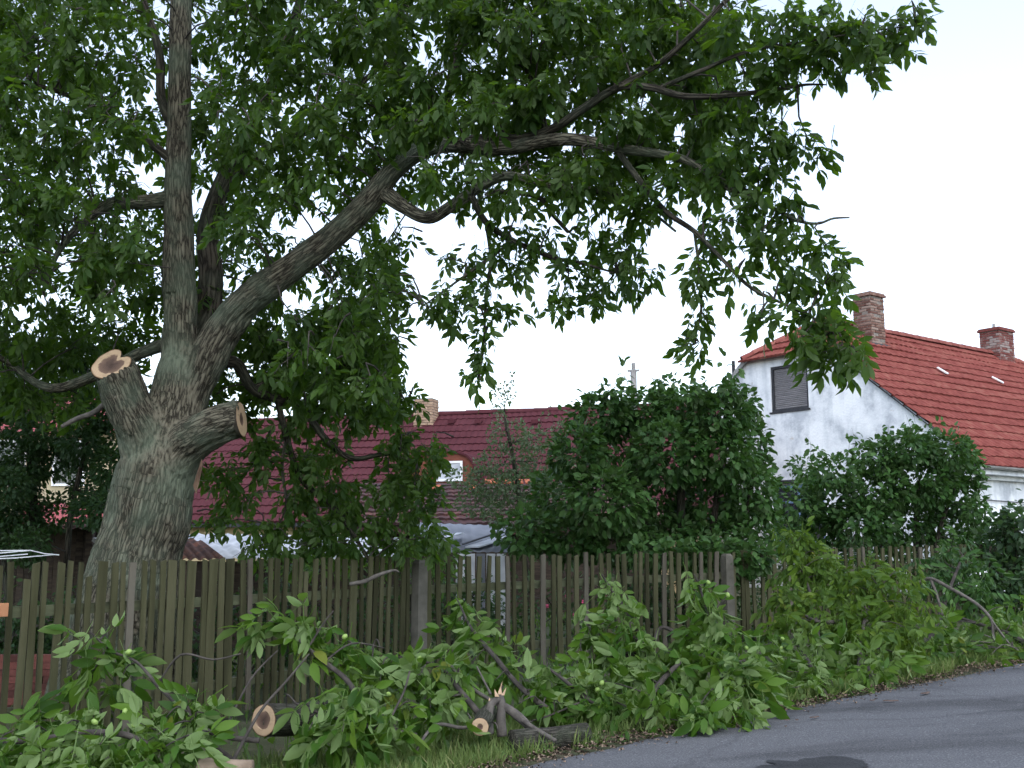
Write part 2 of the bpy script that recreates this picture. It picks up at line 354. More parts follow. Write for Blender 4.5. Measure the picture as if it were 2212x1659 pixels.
def asphalt_mat(name, k=1.0, rough=0.95):
    m, n, l, b = new_mat(name)
    tc = n.new('ShaderNodeTexCoord')
    n1 = n.new('ShaderNodeTexNoise'); n1.inputs['Scale'].default_value = 90; n1.inputs['Detail'].default_value = 3; l.new(tc.outputs['Object'], n1.inputs['Vector'])
    r1 = ramp(n, [(0.3, (0.06 * k, 0.063 * k, 0.07 * k)), (0.6, (0.116 * k, 0.119 * k, 0.127 * k)), (0.8, (0.26 * k, 0.262 * k, 0.268 * k))]); l.new(n1.outputs[0], r1.inputs[0])
    n2 = n.new('ShaderNodeTexNoise'); n2.inputs['Scale'].default_value = 0.9; n2.inputs['Detail'].default_value = 6; n2.inputs['Distortion'].default_value = 0.6
    mp = n.new('ShaderNodeMapping'); mp.inputs['Rotation'].default_value = (0, 0, R(-35)); mp.inputs['Scale'].default_value = (0.5, 1.7, 1)
    l.new(tc.outputs['Object'], mp.inputs[0]); l.new(mp.outputs[0], n2.inputs['Vector'])
    r2 = ramp(n, [(0.36, (0.66, 0.66, 0.66)), (0.5, (1, 1, 1)), (0.7, (1.12, 1.12, 1.12))]); l.new(n2.outputs[0], r2.inputs[0])
    mx = n.new('ShaderNodeMix'); mx.data_type = 'RGBA'; mx.blend_type = 'MULTIPLY'; mx.inputs['Factor'].default_value = 1
    l.new(r1.outputs[0], mx.inputs['A']); l.new(r2.outputs[0], mx.inputs['B'])
    n5 = n.new('ShaderNodeTexNoise'); n5.inputs['Scale'].default_value = 2.2; n5.inputs['Detail'].default_value = 8; l.new(tc.outputs['Object'], n5.inputs['Vector'])
    va = n.new('ShaderNodeVectorMath'); va.operation = 'MULTIPLY_ADD'; va.inputs[1].default_value = (0.7, 0.7, 0.7); l.new(n5.outputs['Color'], va.inputs[0]); l.new(tc.outputs['Object'], va.inputs[2])
    vo = n.new('ShaderNodeTexVoronoi'); vo.feature = 'DISTANCE_TO_EDGE'; vo.inputs['Scale'].default_value = 0.45; l.new(va.outputs[0], vo.inputs['Vector'])
    rc = ramp(n, [(0.004, (0.45,) * 3), (0.02, (1, 1, 1))]); l.new(vo.outputs[0], rc.inputs[0])
    m5 = n.new('ShaderNodeMix'); m5.data_type = 'RGBA'; m5.blend_type = 'MULTIPLY'; m5.inputs['Factor'].default_value = 0.3
    l.new(mx.outputs['Result'], m5.inputs['A']); l.new(rc.outputs[0], m5.inputs['B']); l.new(m5.outputs['Result'], b.inputs['Base Color'])
    b.inputs['Roughness'].default_value = rough; b.inputs['Specular IOR Level'].default_value = 0.12
    bp = n.new('ShaderNodeBump'); bp.inputs['Strength'].default_value = 0.5; bp.inputs['Distance'].default_value = 0.008
    l.new(n1.outputs[0], bp.inputs['Height']); l.new(bp.outputs[0], b.inputs['Normal'])
    return m
M['asphalt'] = asphalt_mat('asphalt', 1.0)
M['patch'] = asphalt_mat('fresh_asphalt', 0.35, 0.7)

# ------------------------------------------------------------------ ground, road
def grid_sheet(name, xs, ys, zf, mat, kind='structure'):
    v = [(x, y, zf(x, y)) for y in ys for x in xs]
    nx = len(xs)
    f = [(j * nx + i, j * nx + i + 1, (j + 1) * nx + i + 1, (j + 1) * nx + i) for j in range(len(ys) - 1) for i in range(nx - 1)]
    return link(name, me_from(name, v, f, [mat], True), kind=kind)

xs = [-600, -200, -60, -30, -18, -12] + [(-10 + 0.5 * i) for i in range(41)] + [12, 18, 30, 60, 200, 600]
ys = [-600, -100, -30, -10, -4] + [0.5 * i for i in range(0, 61)] + [34, 40, 60, 120, 400, 1200]
def ground_h(x, y):
    h = gz(x)
    if -12 < x < 12 and 5 < y < 30: h += 0.03 * (noise.noise(Vector((x * 0.9, y * 0.9, 3))) - 0.3)
    return h - 0.012
ground = grid_sheet('ground', xs, ys, ground_h, M['soil'])

# road edge along the verge, measured on the photograph and laid on the ground
edge_px = [(860, 1716), (1000, 1680), (1170, 1640), (1350, 1603), (1560, 1560), (1700, 1530), (1900, 1490), (2060, 1459), (2212, 1428), (2400, 1392)]
edge = [G(*p) for p in edge_px]
d0 = (edge[0] - edge[2]).normalized(); edge.insert(0, edge[0] + d0 * 4); edge.insert(0, edge[0] + d0 * 12)
d1 = (edge[-1] - edge[-3]).normalized(); edge.append(edge[-1] + d1 * 10); edge.append(edge[-1] + d1 * 60)
def poly_sample(pts, step):
    out = []
    for a, b in zip(pts[:-1], pts[1:]):
        k = max(1, int((b - a).length / step))
        out += [a.lerp(b, i / k) for i in range(k)]
    out.append(pts[-1]); return out
es = poly_sample(edge, 0.12)
road_v, road_f = [], []
NW = 14
for i, p in enumerate(es):
    t = (es[min(i + 1, len(es) - 1)] - es[max(i - 1, 0)]); t.z = 0; t.normalize()
    nrm = Vector((t.y, -t.x, 0))
    rag = 0.07 * noise.noise(Vector((p.x * 2.1, p.y * 2.1, 0))) + 0.04 * noise.noise(Vector((p.x * 7, p.y * 7, 5)))
    for j in range(NW):
        w = (j / (NW - 1)) ** 1.5 * 6.5
        q = p + nrm * (w + (rag if j == 0 else 0))
        road_v.append((q.x, q.y, gz(q.x) + 0.006 + 0.03 * min(w, 1.5) / 1.5 * 0.3 + (0.0 if j else -0.02)))
for i in range(len(es) - 1):
    for j in range(NW - 1):
        a = i * NW + j
        road_f.append((a, a + 1, a + NW + 1, a + NW))
road = link('road', me_from('road', road_v, road_f, [M['asphalt']], True), kind='structure')

def road_z(p): return gz(p.x) + 0.015
pc = G(1765, 1664); pv = []
for k in range(40):
    a = k / 40 * 2 * math.pi
    rr = 1 + 0.45 * noise.noise(Vector((math.cos(a) * 2, math.sin(a) * 2, 1))) + 0.3 * noise.noise(Vector((math.cos(a) * 6, math.sin(a) * 6, 4)))
    q = pc + Vector((math.cos(a) * 0.30, math.sin(a) * 0.26, 0)) * rr * 1.05
    pv.append((q.x, q.y, gz(q.x) + 0.021))
patch = link('asphalt_patch', me_from('asphalt_patch', pv, [tuple(range(40))], [M['patch']]), kind='structure')

# ------------------------------------------------------------------ tubes (trunks, branches, twigs)
def catmull(pts, n):
    """pts: list of (Vector, radius); smooth resample"""
    out = []
    L = len(pts)
    for i in range(L - 1):
        p0, p1, p2, p3 = pts[max(i - 1, 0)], pts[i], pts[i + 1], pts[min(i + 2, L - 1)]
        for k in range(n):
            t = k / n
            q = 0.5 * ((2 * p1[0]) + (p2[0] - p0[0]) * t + (2 * p0[0] - 5 * p1[0] + 4 * p2[0] - p3[0]) * t * t + (3 * p1[0] - p0[0] - 3 * p2[0] + p3[0]) * t ** 3)
            out.append((q, p1[1] + (p2[1] - p1[1]) * t))
    out.append(pts[-1]); return out

def tube_arrays(path, segs=8, rough=0.0, cap=True, end_normal=None, seed=0.0):
    V, F, BC = [], [], []
    n = len(path)
    t = (path[1][0] - path[0][0]).normalized()
    u = t.orthogonal().normalized()
    dist = 0.0
    for i, (p, r) in enumerate(path):
        if i: dist += (p - path[i - 1][0]).length
        t2 = (path[min(i + 1, n - 1)][0] - path[max(i - 1, 0)][0]).normalized()
        if end_normal is not None and i == n - 1: t2 = Vector(end_normal).normalized()
        u = (u - t2 * u.dot(t2))
        u = u.normalized() if u.length > 1e-6 else t2.orthogonal().normalized()
        w = t2.cross(u)
        for k in range(segs):
            a = 2 * math.pi * k / segs
            d = u * math.cos(a) + w * math.sin(a)
            rr = r
            if rough: rr *= 1 + rough * noise.noise(Vector((d.x * 1.5 + seed, d.y * 1.5, d.z * 1.5 + dist * 2.5)))
            V.append(p + d * rr); BC.append((math.cos(a) * r, math.sin(a) * r, dist * 0.2 + seed))
    for i in range(n - 1):
        for k in range(segs):
            a, b = i * segs + k, i * segs + (k + 1) % segs
            F.append((a, b, b + segs, a + segs))
    if cap:
        F.append(tuple(reversed(range(segs)))); F.append(tuple(range((n - 1) * segs, n * segs)))
    return V, F, BC

def set_bark(me, BC):
    at = me.attributes.new('bark_co', 'FLOAT_VECTOR', 'POINT')
    at.data.foreach_set('vector', np.array(BC, dtype=np.float32).ravel())

def branch_obj(name, pts, mat, parent=None, segs=10, n=6, rough=0.12, seed=0.0, end_normal=None, **kw):
    path = catmull(pts, n)
    V, F, BC = tube_arrays(path, segs, rough, True, end_normal, seed)
    me = me_from(name, V, F, [mat], True)
    set_bark(me, BC)
    return link(name, me, parent, **kw)

def twig_mesh(name, paths, mat, parent, segs=5, **kw):
    V, F, BC = [], [], []
    for pts in paths:
        v, f, b = tube_arrays(pts, segs, 0, False)
        o = len(V); V += v; BC += b; F += [tuple(i + o for i in g) for g in f]
    me = me_from(name, V, F, [mat], True); set_bark(me, BC)
    return link(name, me, parent, **kw)

# ------------------------------------------------------------------ leaves
def leaflet(L, W, fold=0.25, curl=0.25, fine=False):
    """pointed leaflet along +X, upper side +Z; fine gives three cross sections, else a six-sided fan"""
    def z(x, y): return abs(y) * fold - curl * (x / L) ** 2 * L * 0.5
    if not fine:
        pts = [(0, 0), (0.26 * L, 0.40 * W), (0.62 * L, 0.48 * W), (L, 0), (0.62 * L, -0.48 * W), (0.26 * L, -0.40 * W), (0.5 * L, 0)]
        f = [(6, 1, 0), (6, 2, 1), (6, 3, 2), (6, 4, 3), (6, 5, 4), (6, 0, 5)]
    else:
        pts = [(0, 0)]
        for t, w in ((0.2, 0.37), (0.48, 0.5), (0.78, 0.33)): pts += [(t * L, w * W), (t * L, 0), (t * L, -w * W)]
        pts.append((L, 0))
        f = [(0, 2, 1), (0, 3, 2), (10, 7, 8), (10, 8, 9)]
        for i in (1, 4): f += [(i, i + 1, i + 4), (i, i + 4, i + 3), (i + 1, i + 2, i + 5), (i + 1, i + 5, i + 4)]
    v = np.array([(x, y, z(x, y)) for x, y in pts])
    return v, np.array(f)

def rot(v, ax, a):
    c, s = math.cos(a), math.sin(a)
    m = {'x': np.array([[1, 0, 0], [0, c, -s], [0, s, c]]), 'y': np.array([[c, 0, s], [0, 1, 0], [-s, 0, c]]), 'z': np.array([[c, -s, 0], [s, c, 0], [0, 0, 1]])}[ax]
    return v @ m.T

def compound(pairs, Lr, L, W, droop, seed, spread=58, fine=False):
    """pinnate leaf: stalk along +X with leaflet pairs and one at the end"""
    r = random.Random(seed); V, F, nv = [], [], 0
    def stalk(s): return np.array((s * Lr, 0, -droop * 0.55 * Lr * s * s))
    def put(v, f):
        nonlocal nv
        V.append(v); F.append(f + nv); nv += len(v)
    for k in range(pairs):
        s = 0.42 + 0.5 * k / max(1, pairs - 1) if pairs > 1 else 0.7
        for sd_ in (1, -1):
            sc = (0.72 + 0.28 * k / max(1, pairs - 1)) * r.uniform(0.85, 1.12)
            v, f = leaflet(L * sc, W * sc, r.uniform(0.1, 0.5), r.uniform(0.1, 0.7), fine)
            v = rot(v, 'x', r.uniform(-0.5, 0.5)); v = rot(v, 'y', droop * r.uniform(0.4, 1.2)); v = rot(v, 'z', sd_ * R(spread + r.uniform(-14, 14)))
            put(v + stalk(s), f)
    v, f = leaflet(L * 1.15, W * 1.15, 0.25, 0.5, fine)
    put(rot(v, 'y', droop * 0.9) + stalk(1.0), f)
    w = 0.0028
    ss = [0, 0.5, 1.0]
    v = np.array([stalk(s) + np.array((0, sg * w, 0.001)) for s in ss for sg in (1, -1)])
    put(v, np.array([(0, 1, 3), (0, 3, 2), (2, 3, 5), (2, 5, 4)]))
    return np.concatenate(V), np.concatenate(F)

def simple_leaf(L, W, seed):
    r = random.Random(seed)
    v, f = leaflet(L, W, r.uniform(0.1, 0.45), r.uniform(0.1, 0.7))
    return v + np.array((0.25 * L, 0, 0)), f

TPL = {
    'walnut': [compound(3, 0.27, 0.14, 0.056, dr, i) for i, dr in enumerate((0.5, 0.9, 1.25, 0.75, 1.1))],
    'cut': [compound(2 + i % 2, 0.25, 0.16, 0.066, dr, 20 + i, sp, True) for i, (dr, sp) in enumerate(((0.95, 55), (1.2, 55), (1.4, 50), (1.0, 60), (1.3, 60), (0.7, 58)))],
    'limp': [compound(4, 0.30, 0.135, 0.055, dr, 40 + i, sp, True) for i, (dr, sp) in enumerate(((1.25, 75), (1.45, 75), (1.15, 70), (1.4, 80)))],
    'lilac': [simple_leaf(0.125, 0.08, 60 + i) for i in range(4)],
    'plum': [simple_leaf(0.075, 0.04, 70 + i) for i in range(4)],
    'young': [simple_leaf(0.10, 0.05, 80 + i) for i in range(4)],
    'apple': [simple_leaf(0.068, 0.042, 90 + i) for i in range(4)],
}

def frames(dirs, ups):
    x = dirs / np.linalg.norm(dirs, axis=1, keepdims=True)
    y = np.cross(ups, x); ny = np.linalg.norm(y, axis=1, keepdims=True)
    y = np.where(ny < 1e-4, np.array([[0.0, 1.0, 0.0]]), y / np.maximum(ny, 1e-4))
    y = y - x * (x * y).sum(1, keepdims=True); y /= np.linalg.norm(y, axis=1, keepdims=True)
    z = np.cross(x, y)
    return np.stack([x, y, z], axis=2)          # columns

def leaf_mesh(name, tpls, pos, dirs, ups, sc, tint, mat):
    Rm = frames(dirs, ups)
    which = nr.randint(0, len(tpls), len(pos))
    VV, FF, TT, nv = [], [], [], 0
    for k, (v, f) in enumerate(tpls):
        ix = np.where(which == k)[0]
        if not len(ix): continue
        w = np.einsum('nij,vj->nvi', Rm[ix], v) * sc[ix][:, None, None] + pos[ix][:, None, :]
        m = len(v)
        VV.append(w.reshape(-1, 3)); FF.append((f[None] + (np.arange(len(ix)) * m)[:, None, None] + nv).reshape(-1, 3))
        TT.append(np.repeat(tint[ix], m)); nv += len(ix) * m
    V = np.concatenate(VV).astype(np.float32); F = np.concatenate(FF).astype(np.int32); T = np.concatenate(TT).astype(np.float32)
    me = bpy.data.meshes.new(name)
    me.vertices.add(len(V)); me.vertices.foreach_set('co', V.ravel())
    me.loops.add(F.size); me.loops.foreach_set('vertex_index', F.ravel())
    me.polygons.add(len(F)); me.polygons.foreach_set('loop_start', np.arange(0, F.size, 3, dtype=np.int32))
    me.update(calc_edges=True)
    at = me.attributes.new('tint', 'FLOAT', 'POINT'); at.data.foreach_set('value', T)
    me.polygons.foreach_set('use_smooth', np.ones(len(F), dtype=bool))
    me.materials.append(mat)
    return me

LEAFMESH = {}
def leaf_meshes(kind, matname):
    key = (kind, matname)
    if key not in LEAFMESH:
        out = []
        for i, (v, f) in enumerate(TPL[kind]):
            me = me_from('leaf', v, [tuple(int(q) for q in t) for t in f], [M[matname]], True)
            at = me.attributes.new('tint', 'FLOAT', 'POINT'); at.data.foreach_set('value', [0.0] * len(v))
            at = me.attributes.new('own', 'FLOAT', 'POINT'); at.data.foreach_set('value', [0.98] * len(v))
            out.append(me)
        LEAFMESH[key] = out
    return LEAFMESH[key]

def leaf_objects(kind, matname, parent, pos, dirs, ups, sc):
    mes = leaf_meshes(kind, matname)
    Rm = frames(dirs, ups)
    for i in range(len(pos)):
        o = bpy.data.objects.new('leaf', mes[rnd.randrange(len(mes))])
        m = Matrix.Identity(4)
        for a in range(3):
            for b in range(3): m[a][b] = Rm[i][a][b] * sc[i]
            m[a][3] = pos[i][a]
        o.matrix_local = m
        o.parent = parent
        COL.objects.link(o)

def in_view(pos):
    d = pos - np.array([0, 0, EYE])
    f = d @ np.array([0, _cp, _sp]); u = d @ np.array([0, -_sp, _cp])
    x = CX + FPX * d[:, 0] / f; y = CY - FPX * u / f
    return x, y, f

def clump_leaves(clumps, droop=0.5, outw=0.6, rndw=0.6, shell=0.35, upr=0.5, half=0.0):
    """clumps: (centre, (rx, ry, rz), n). Leaf positions, directions, ups"""
    PP, DD = [], []
    for c, r, n in clumps:
        if n <= 0: continue
        q = nr.normal(size=(n, 3)); q /= np.linalg.norm(q, axis=1, keepdims=True)
        rad = shell + (1 - shell) * nr.rand(n, 1) ** 0.6
        q = q * rad
        PP.append(np.array(c)[None] + q * np.array(r)[None])
        d = q * outw + nr.normal(size=(n, 3)) * rndw * 0.6
        d[:, 2] -= droop
        DD.append(d)
    pos = np.concatenate(PP); dirs = np.concatenate(DD)
    global CLUMP_TINT
    CLUMP_TINT = np.concatenate([np.full(n, nr.rand()) for c, r, n in clumps if n > 0])
    ups = np.tile(np.array([[0, 0, 1.0]]), (len(pos), 1)) + nr.normal(size=(len(pos), 3)) * upr
    if half: pos = pos - dirs / np.linalg.norm(dirs, axis=1, keepdims=True) * half
    return pos, dirs, ups

# ------------------------------------------------------------------ the walnut tree
tree = thing('walnut_tree', 'big walnut tree with freshly sawn limb stubs leaning over the picket fence', 'tree', P(300, 1400, 10.3) * 1.0)
tb = tree.location.copy(); tb.z = gz(tb.x); tree.location = tb

def S(lst, dz=0):
    """skeleton polyline (x, y, width, depth) -> [(Vector, radius)] relative to the tree's base"""
    return [(P(x, y, d) - tb, pxr(w, d)) for x, y, w, d in lst]

trunk_core = [
    S([(262, 1520, 320, 10.3), (270, 1400, 245, 10.3), (280, 1300, 205, 10.3), (295, 1215, 184, 10.3), (322, 1110, 182, 10.3), (345, 1010, 172, 10.3), (362, 930, 130, 10.32), (376, 860, 108, 10.35), (388, 780, 88, 10.4)]),
    S([(388, 800, 90, 10.4), (390, 700, 78, 10.45), (388, 600, 74, 10.5)]),
    S([(335, 1010, 120, 10.25), (308, 940, 112, 10.15), (275, 870, 98, 10.0), (243, 796, 88, 9.9)]),
    S([(355, 1030, 120, 10.25), (400, 965, 104, 10.15), (455, 930, 90, 10.05), (518, 906, 82, 9.95)]),
    S([(395, 920, 80, 10.4), (430, 830, 74, 10.35), (470, 735, 82, 10.3), (520, 660, 76, 10.25), (590, 605, 66, 10.2)]),
]
CUT1_N, CUT2_N = Vector((-0.10, -0.80, 0.58)).normalized(), Vector((0.985, -0.06, 0.12)).normalized()
ends = [None, None, CUT1_N, CUT2_N, None]
V, F = [], []
SEGS = []
for k, sk in enumerate(trunk_core):
    path = catmull(sk, 6)
    v, f, _ = tube_arrays(path, 28, 0.06 if k < 4 else 0.04, True, ends[k], k * 3.1)
    o = len(V); V += v; F += [tuple(i + o for i in g) for g in f]
    for (a, ra), (b, rb) in zip(path[:-1], path[1:]): SEGS.append((np.array(a), np.array(b), ra, k))
me = me_from('trunk_core', V, F, [M['bark']])
tmp = bpy.data.objects.new('tmp', me); COL.objects.link(tmp)
md = tmp.modifiers.new('r', 'REMESH'); md.mode = 'VOXEL'; md.voxel_size = 0.016; md.use_smooth_shade = True
ms = tmp.modifiers.new('s', 'SMOOTH'); ms.factor = 0.5; ms.iterations = 5
dg = bpy.context.evaluated_depsgraph_get()
tme = bpy.data.meshes.new_from_object(tmp.evaluated_get(dg))
bpy.data.objects.remove(tmp)
nvt = len(tme.vertices)
co = np.empty(nvt * 3, dtype=np.float32); tme.vertices.foreach_get('co', co); co = co.reshape(-1, 3)
no = np.empty(nvt * 3, dtype=np.float32); tme.vertices.foreach_get('normal', no); no = no.reshape(-1, 3)
best = np.full(nvt, 1e9); bestk = np.full((nvt, len(trunk_core)), 1e9); bc = np.zeros((nvt, 3), dtype=np.float32)
run = {}
for a, b, ra, k in SEGS:
    ab = b - a; L = np.linalg.norm(ab); t = np.clip(((co - a) @ ab) / (L * L), 0, 1)
    q = a + t[:, None] * ab; dd = co - q; dist = np.linalg.norm(dd, axis=1) / ra
    s0 = run.get(k, 0.0); run[k] = s0 + L
    axv = ab / L; u = np.cross(axv, [0.3, 1, 0.1]); u /= np.linalg.norm(u); w = np.cross(axv, u)
    sel = dist < best
    bestk[:, k] = np.minimum(bestk[:, k], dist)
    best[sel] = dist[sel]
    bc[sel] = np.stack([dd[sel] @ u, dd[sel] @ w, (s0 + t[sel] * L) * 0.2 + k * 2.3], axis=1)
disp = np.empty(nvt)
bk2 = np.sort(bestk, axis=1); damp = np.clip((bk2[:, 1] - bk2[:, 0]) / 0.25, 0.12, 1.0)
for i in range(nvt):
    p = Vector(bc[i]) * 13.0
    a = noise.noise(p); b2 = noise.noise(p * 2.3 + Vector((7, 3, 1)))
    disp[i] = damp[i] * -0.034 * max(0.0, 0.55 - abs(a) * 2.6) + damp[i] * 0.012 * b2 + 0.03 * noise.noise(Vector(co[i]) * 2.6) + damp[i] * 0.03 * noise.noise(Vector(bc[i]) * 4.5)
co2 = co + no * disp[:, None].astype(np.float32)
tme.vertices.foreach_set('co', co2.astype(np.float32).ravel())
at = tme.attributes.new('bark_co', 'FLOAT_VECTOR', 'POINT'); at.data.foreach_set('vector', bc.ravel())
at = tme.attributes.new('seam', 'FLOAT', 'POINT'); at.data.foreach_set('value', (1 - np.clip((bk2[:, 1] - bk2[:, 0]) / 0.3, 0, 1)).astype(np.float32))
tme.polygons.foreach_set('use_smooth', [True] * len(tme.polygons))
if not tme.materials: tme.materials.append(M['bark'])
tme.update(); tme.name = 'trunk'
trunk = link('trunk', tme, tree)

def cut_face(center, normal, r, heart=0.0, parent=None, lab='pale sawn face with brown heartwood', up=(0, 0, 1), core=0.5, flat=1.0):
    n = Vector(normal).normalized(); u = Vector(up).cross(n).normalized(); w = n.cross(u)
    def outline(a, s, j):
        rr = r * s * (1 + 0.05 * noise.noise(Vector((math.cos(a) * 2 + j, math.sin(a) * 2, j))))
        if heart: rr *= 1 - heart * math.exp(-((a - 1.0) / 0.28) ** 2) + 0.12 * math.exp(-((a - 1.8) / 0.4) ** 2)
        return rr
    K = 36
    mb = MB()
    rings = []
    for s, h, j in ((1.0, -0.03, 1), (1.0, 0.004, 1), (0.9, 0.006, 1), (core + 0.05, 0.006, 2), (core, 0.003, 2), (core * 0.5, 0.001, 2)):
        rings.append([Vector(center) + n * h + (u * math.cos(a) + w * math.sin(a) * flat) * outline(a, s, j) for a in [2 * math.pi * k / K for k in range(K)]])
    vs_ = [v for rg in rings for v in rg] + [Vector(center)]
    fs, ms_ = [], []
    for i in range(5):
        for k in range(K):
            fs.append((i * K + k, i * K + (k + 1) % K, (i + 1) * K + (k + 1) % K, (i + 1) * K + k)); ms_.append(2 if i == 0 else (1 if i >= 4 else 0))
    for k in range(K): fs.append((5 * K + k, 5 * K + (k + 1) % K, len(vs_) - 1)); ms_.append(1)
    mb.add(vs_, fs); mb.m = ms_
    mb.m = [1 if q == 2 else 0 for q in ms_]
    o = mb.build('cut_face', [M['sawn'], M['branch_bark']], parent)
    rg = []
    for sv in (1.0, 1.0, 0.9, core + 0.05, core, core * 0.5):
        for k in range(K): rg.append((sv, sv / core, 2 * math.pi * k / K))
    rg.append((0, 0, 0))
    at = o.data.attributes.new('ring', 'FLOAT_VECTOR', 'POINT'); at.data.foreach_set('vector', np.array(rg, dtype=np.float32).ravel())
    o['label'] = lab
    return o

cut_face(P(241, 788, 9.87) - tb, CUT1_N, 0.186, 0.42, trunk, 'heart-shaped pale sawn face of the upper left stub', core=0.62)
cut_face(P(521, 906, 9.94) - tb, CUT2_N, 0.162, 0.0, trunk, 'narrow sawn face of the stub pointing right', core=0.36)
# torn bark on the right flank of the trunk
tw = MB()
wp = [(424, 1068), (417, 1050), (426, 1020), (436, 990), (438, 1003), (431, 1040)]
cpt = P(424, 1026, 10.02) - tb
tw.add([P(x, y, 10.06) - tb for x, y in wp] + [cpt], [(i, (i + 1) % 6, 6) for i in range(6)])
tw.build('torn_bark', M['torn_wood'], trunk, label='splintered orange patch of torn bark')

SK = {}   # named branch skeletons, world
def limb(key, lst, mat='branch_bark', n=8, segs=14, rough=0.10):
    pts = S(lst)
    o = branch_obj('branch', pts, M[mat], tree, segs, n, rough, len(SK) * 1.7)
    SK[key] = catmull([(p + tb, r) for p, r in pts], 6)
    return o

limb('leader', [(388, 640, 75, 10.48), (386, 520, 66, 10.5), (384, 400, 58, 10.55), (387, 260, 53, 10.6), (389, 120, 51, 10.6), (391, 0, 49, 10.7), (394, -140, 44, 10.8), (392, -300, 36, 10.9)], 'bark', 10, 24, 0.08)
limb('right', [(560, 628, 68, 10.22), (640, 570, 62, 10.15), (720, 510, 60, 10.05), (792, 440, 56, 9.95), (850, 370, 46, 9.85), (905, 327, 42, 9.75), (965, 313, 36, 9.65), (1050, 319, 34, 9.55)], 'bark', 8, 18)
limb('right_end', [(1000, 315, 34.5, 9.6), (1090, 320, 33, 9.5), (1220, 300, 30, 9.3), (1350, 322, 23, 9.1), (1480, 345, 18, 8.9), (1560, 400, 13, 8.8), (1650, 440, 10, 8.7), (1720, 475, 8, 8.6), (1765, 483, 6, 8.55), (1800, 472, 5, 8.5), (1835, 470, 3, 8.5)], 'bark', 8, 14)
limb('under', [(830, 415, 40, 9.9), (870, 445, 32, 9.85), (925, 470, 28, 9.75), (985, 438, 26, 9.65), (1050, 395, 24, 9.6), (1105, 380, 22, 9.5), (1190, 402, 18, 9.4), (1290, 412, 13, 9.3), (1380, 440, 8, 9.2), (1460, 500, 5, 9.1)], 'bark')
limb('under2', [(1020, 425, 16, 9.6), (1050, 480, 14, 9.6), (1110, 520, 12, 9.6), (1190, 555, 10, 9.5), (1260, 570, 7, 9.5), (1330, 590, 4, 9.4)])
limb('broken', [(1060, 412, 12, 9.6), (1160, 425, 11, 9.55), (1195, 465, 10, 9.5), (1228, 502, 8, 9.5)])
limb('hang', [(1050, 480, 9, 9.6), (1060, 560, 8, 9.6), (1050, 640, 7, 9.55), (1045, 740, 5, 9.5), (1035, 820, 3, 9.5)])
limb('hang2', [(1110, 520, 8, 9.6), (1040, 570, 7, 9.5), (970, 620, 5, 9.5), (915, 660, 3, 9.5)])
limb('upper', [(985, 318, 24, 9.65), (1030, 300, 22, 9.6), (1130, 298, 21, 9.45), (1200, 275, 20, 9.3), (1260, 235, 19, 9.15), (1330, 192, 18, 9.0), (1400, 188, 17, 8.8), (1480, 208, 15, 8.6), (1580, 205, 12, 8.4), (1680, 193, 9, 8.25), (1740, 183, 6, 8.15), (1785, 183, 3, 8.1)])
limb('upper2', [(1320, 195, 15, 9.0), (1420, 140, 14, 8.8), (1500, 70, 12, 8.6), (1560, 10, 10, 8.5), (1640, -60, 7, 8.3)])
limb('upper3', [(1420, 192, 11, 8.8), (1520, 150, 10, 8.5), (1620, 110, 8, 8.2), (1740, 90, 6, 7.9), (1860, 70, 4, 7.75), (1980, 55, 3, 7.7)])
limb('drop', [(1330, 318, 16, 9.15), (1385, 395, 14, 9.0), (1440, 458, 12, 8.9), (1500, 500, 11, 8.8), (1560, 560, 9, 8.6), (1620, 620, 8, 8.5), (1700, 660, 6, 8.4), (1790, 705, 4, 8.3), (1850, 760, 3, 8.3)])
limb('drop2', [(1500, 500, 7, 8.8), (1510, 580, 6, 8.75), (1515, 660, 5, 8.7), (1500, 740, 3, 8.7)])
limb('rise', [(1180, 292, 14, 9.35), (1160, 200, 12, 9.5), (1110, 100, 10, 9.7), (1060, 0, 8, 9.9), (1020, -100, 6, 10)])
limb('rise2', [(905, 327, 26, 9.8), (960, 230, 22, 10.1), (985, 120, 20, 10.5), (1020, 20, 17, 10.8), (1060, -120, 12, 11.0)])
limb('left', [(384, 425, 44, 10.55), (330, 435, 34, 10.5), (280, 438, 30, 10.4), (238, 440, 26, 10.3), (195, 468, 21, 10.2), (150, 510, 17, 10.1), (118, 560, 12, 10.0), (100, 620, 7, 9.9)], 'bark')
limb('low_left', [(385, 735, 34, 10.5), (345, 748, 28, 10.6), (285, 772, 25, 10.8), (205, 812, 23, 11.0), (130, 838, 21, 11.2), (80, 828, 17, 11.3), (20, 785, 13, 11.4), (-60, 740, 9, 11.4)], 'bark')
limb('snag', [(240, 860, 14, 10.2), (205, 890, 13, 10.3), (165, 905, 11, 10.4), (133, 922, 8, 10.4)], 'grey_twig')
limb('back', [(415, 780, 60, 10.75), (448, 680, 58, 11.0), (455, 590, 54, 11.2), (450, 500, 48, 11.4), (480, 400, 42, 11.6), (540, 280, 34, 11.8), (600, 150, 26, 12.0), (650, 0, 20, 12.1), (700, -150, 14, 12.2)])
limb('back2', [(470, 420, 30, 11.6), (570, 330, 24, 11.7), (680, 270, 19, 11.8), (780, 180, 14, 11.9), (850, 120, 9, 12)])
limb('up_left', [(388, 300, 26, 10.6), (350, 220, 22, 10.7), (345, 120, 19, 10.8), (320, 30, 15, 10.9), (280, -80, 10, 11)])
limb('up_left2', [(386, 360, 22, 10.55), (300, 290, 18, 10.4), (200, 230, 14, 10.2), (100, 190, 10, 10.0), (0, 170, 7, 9.9)])
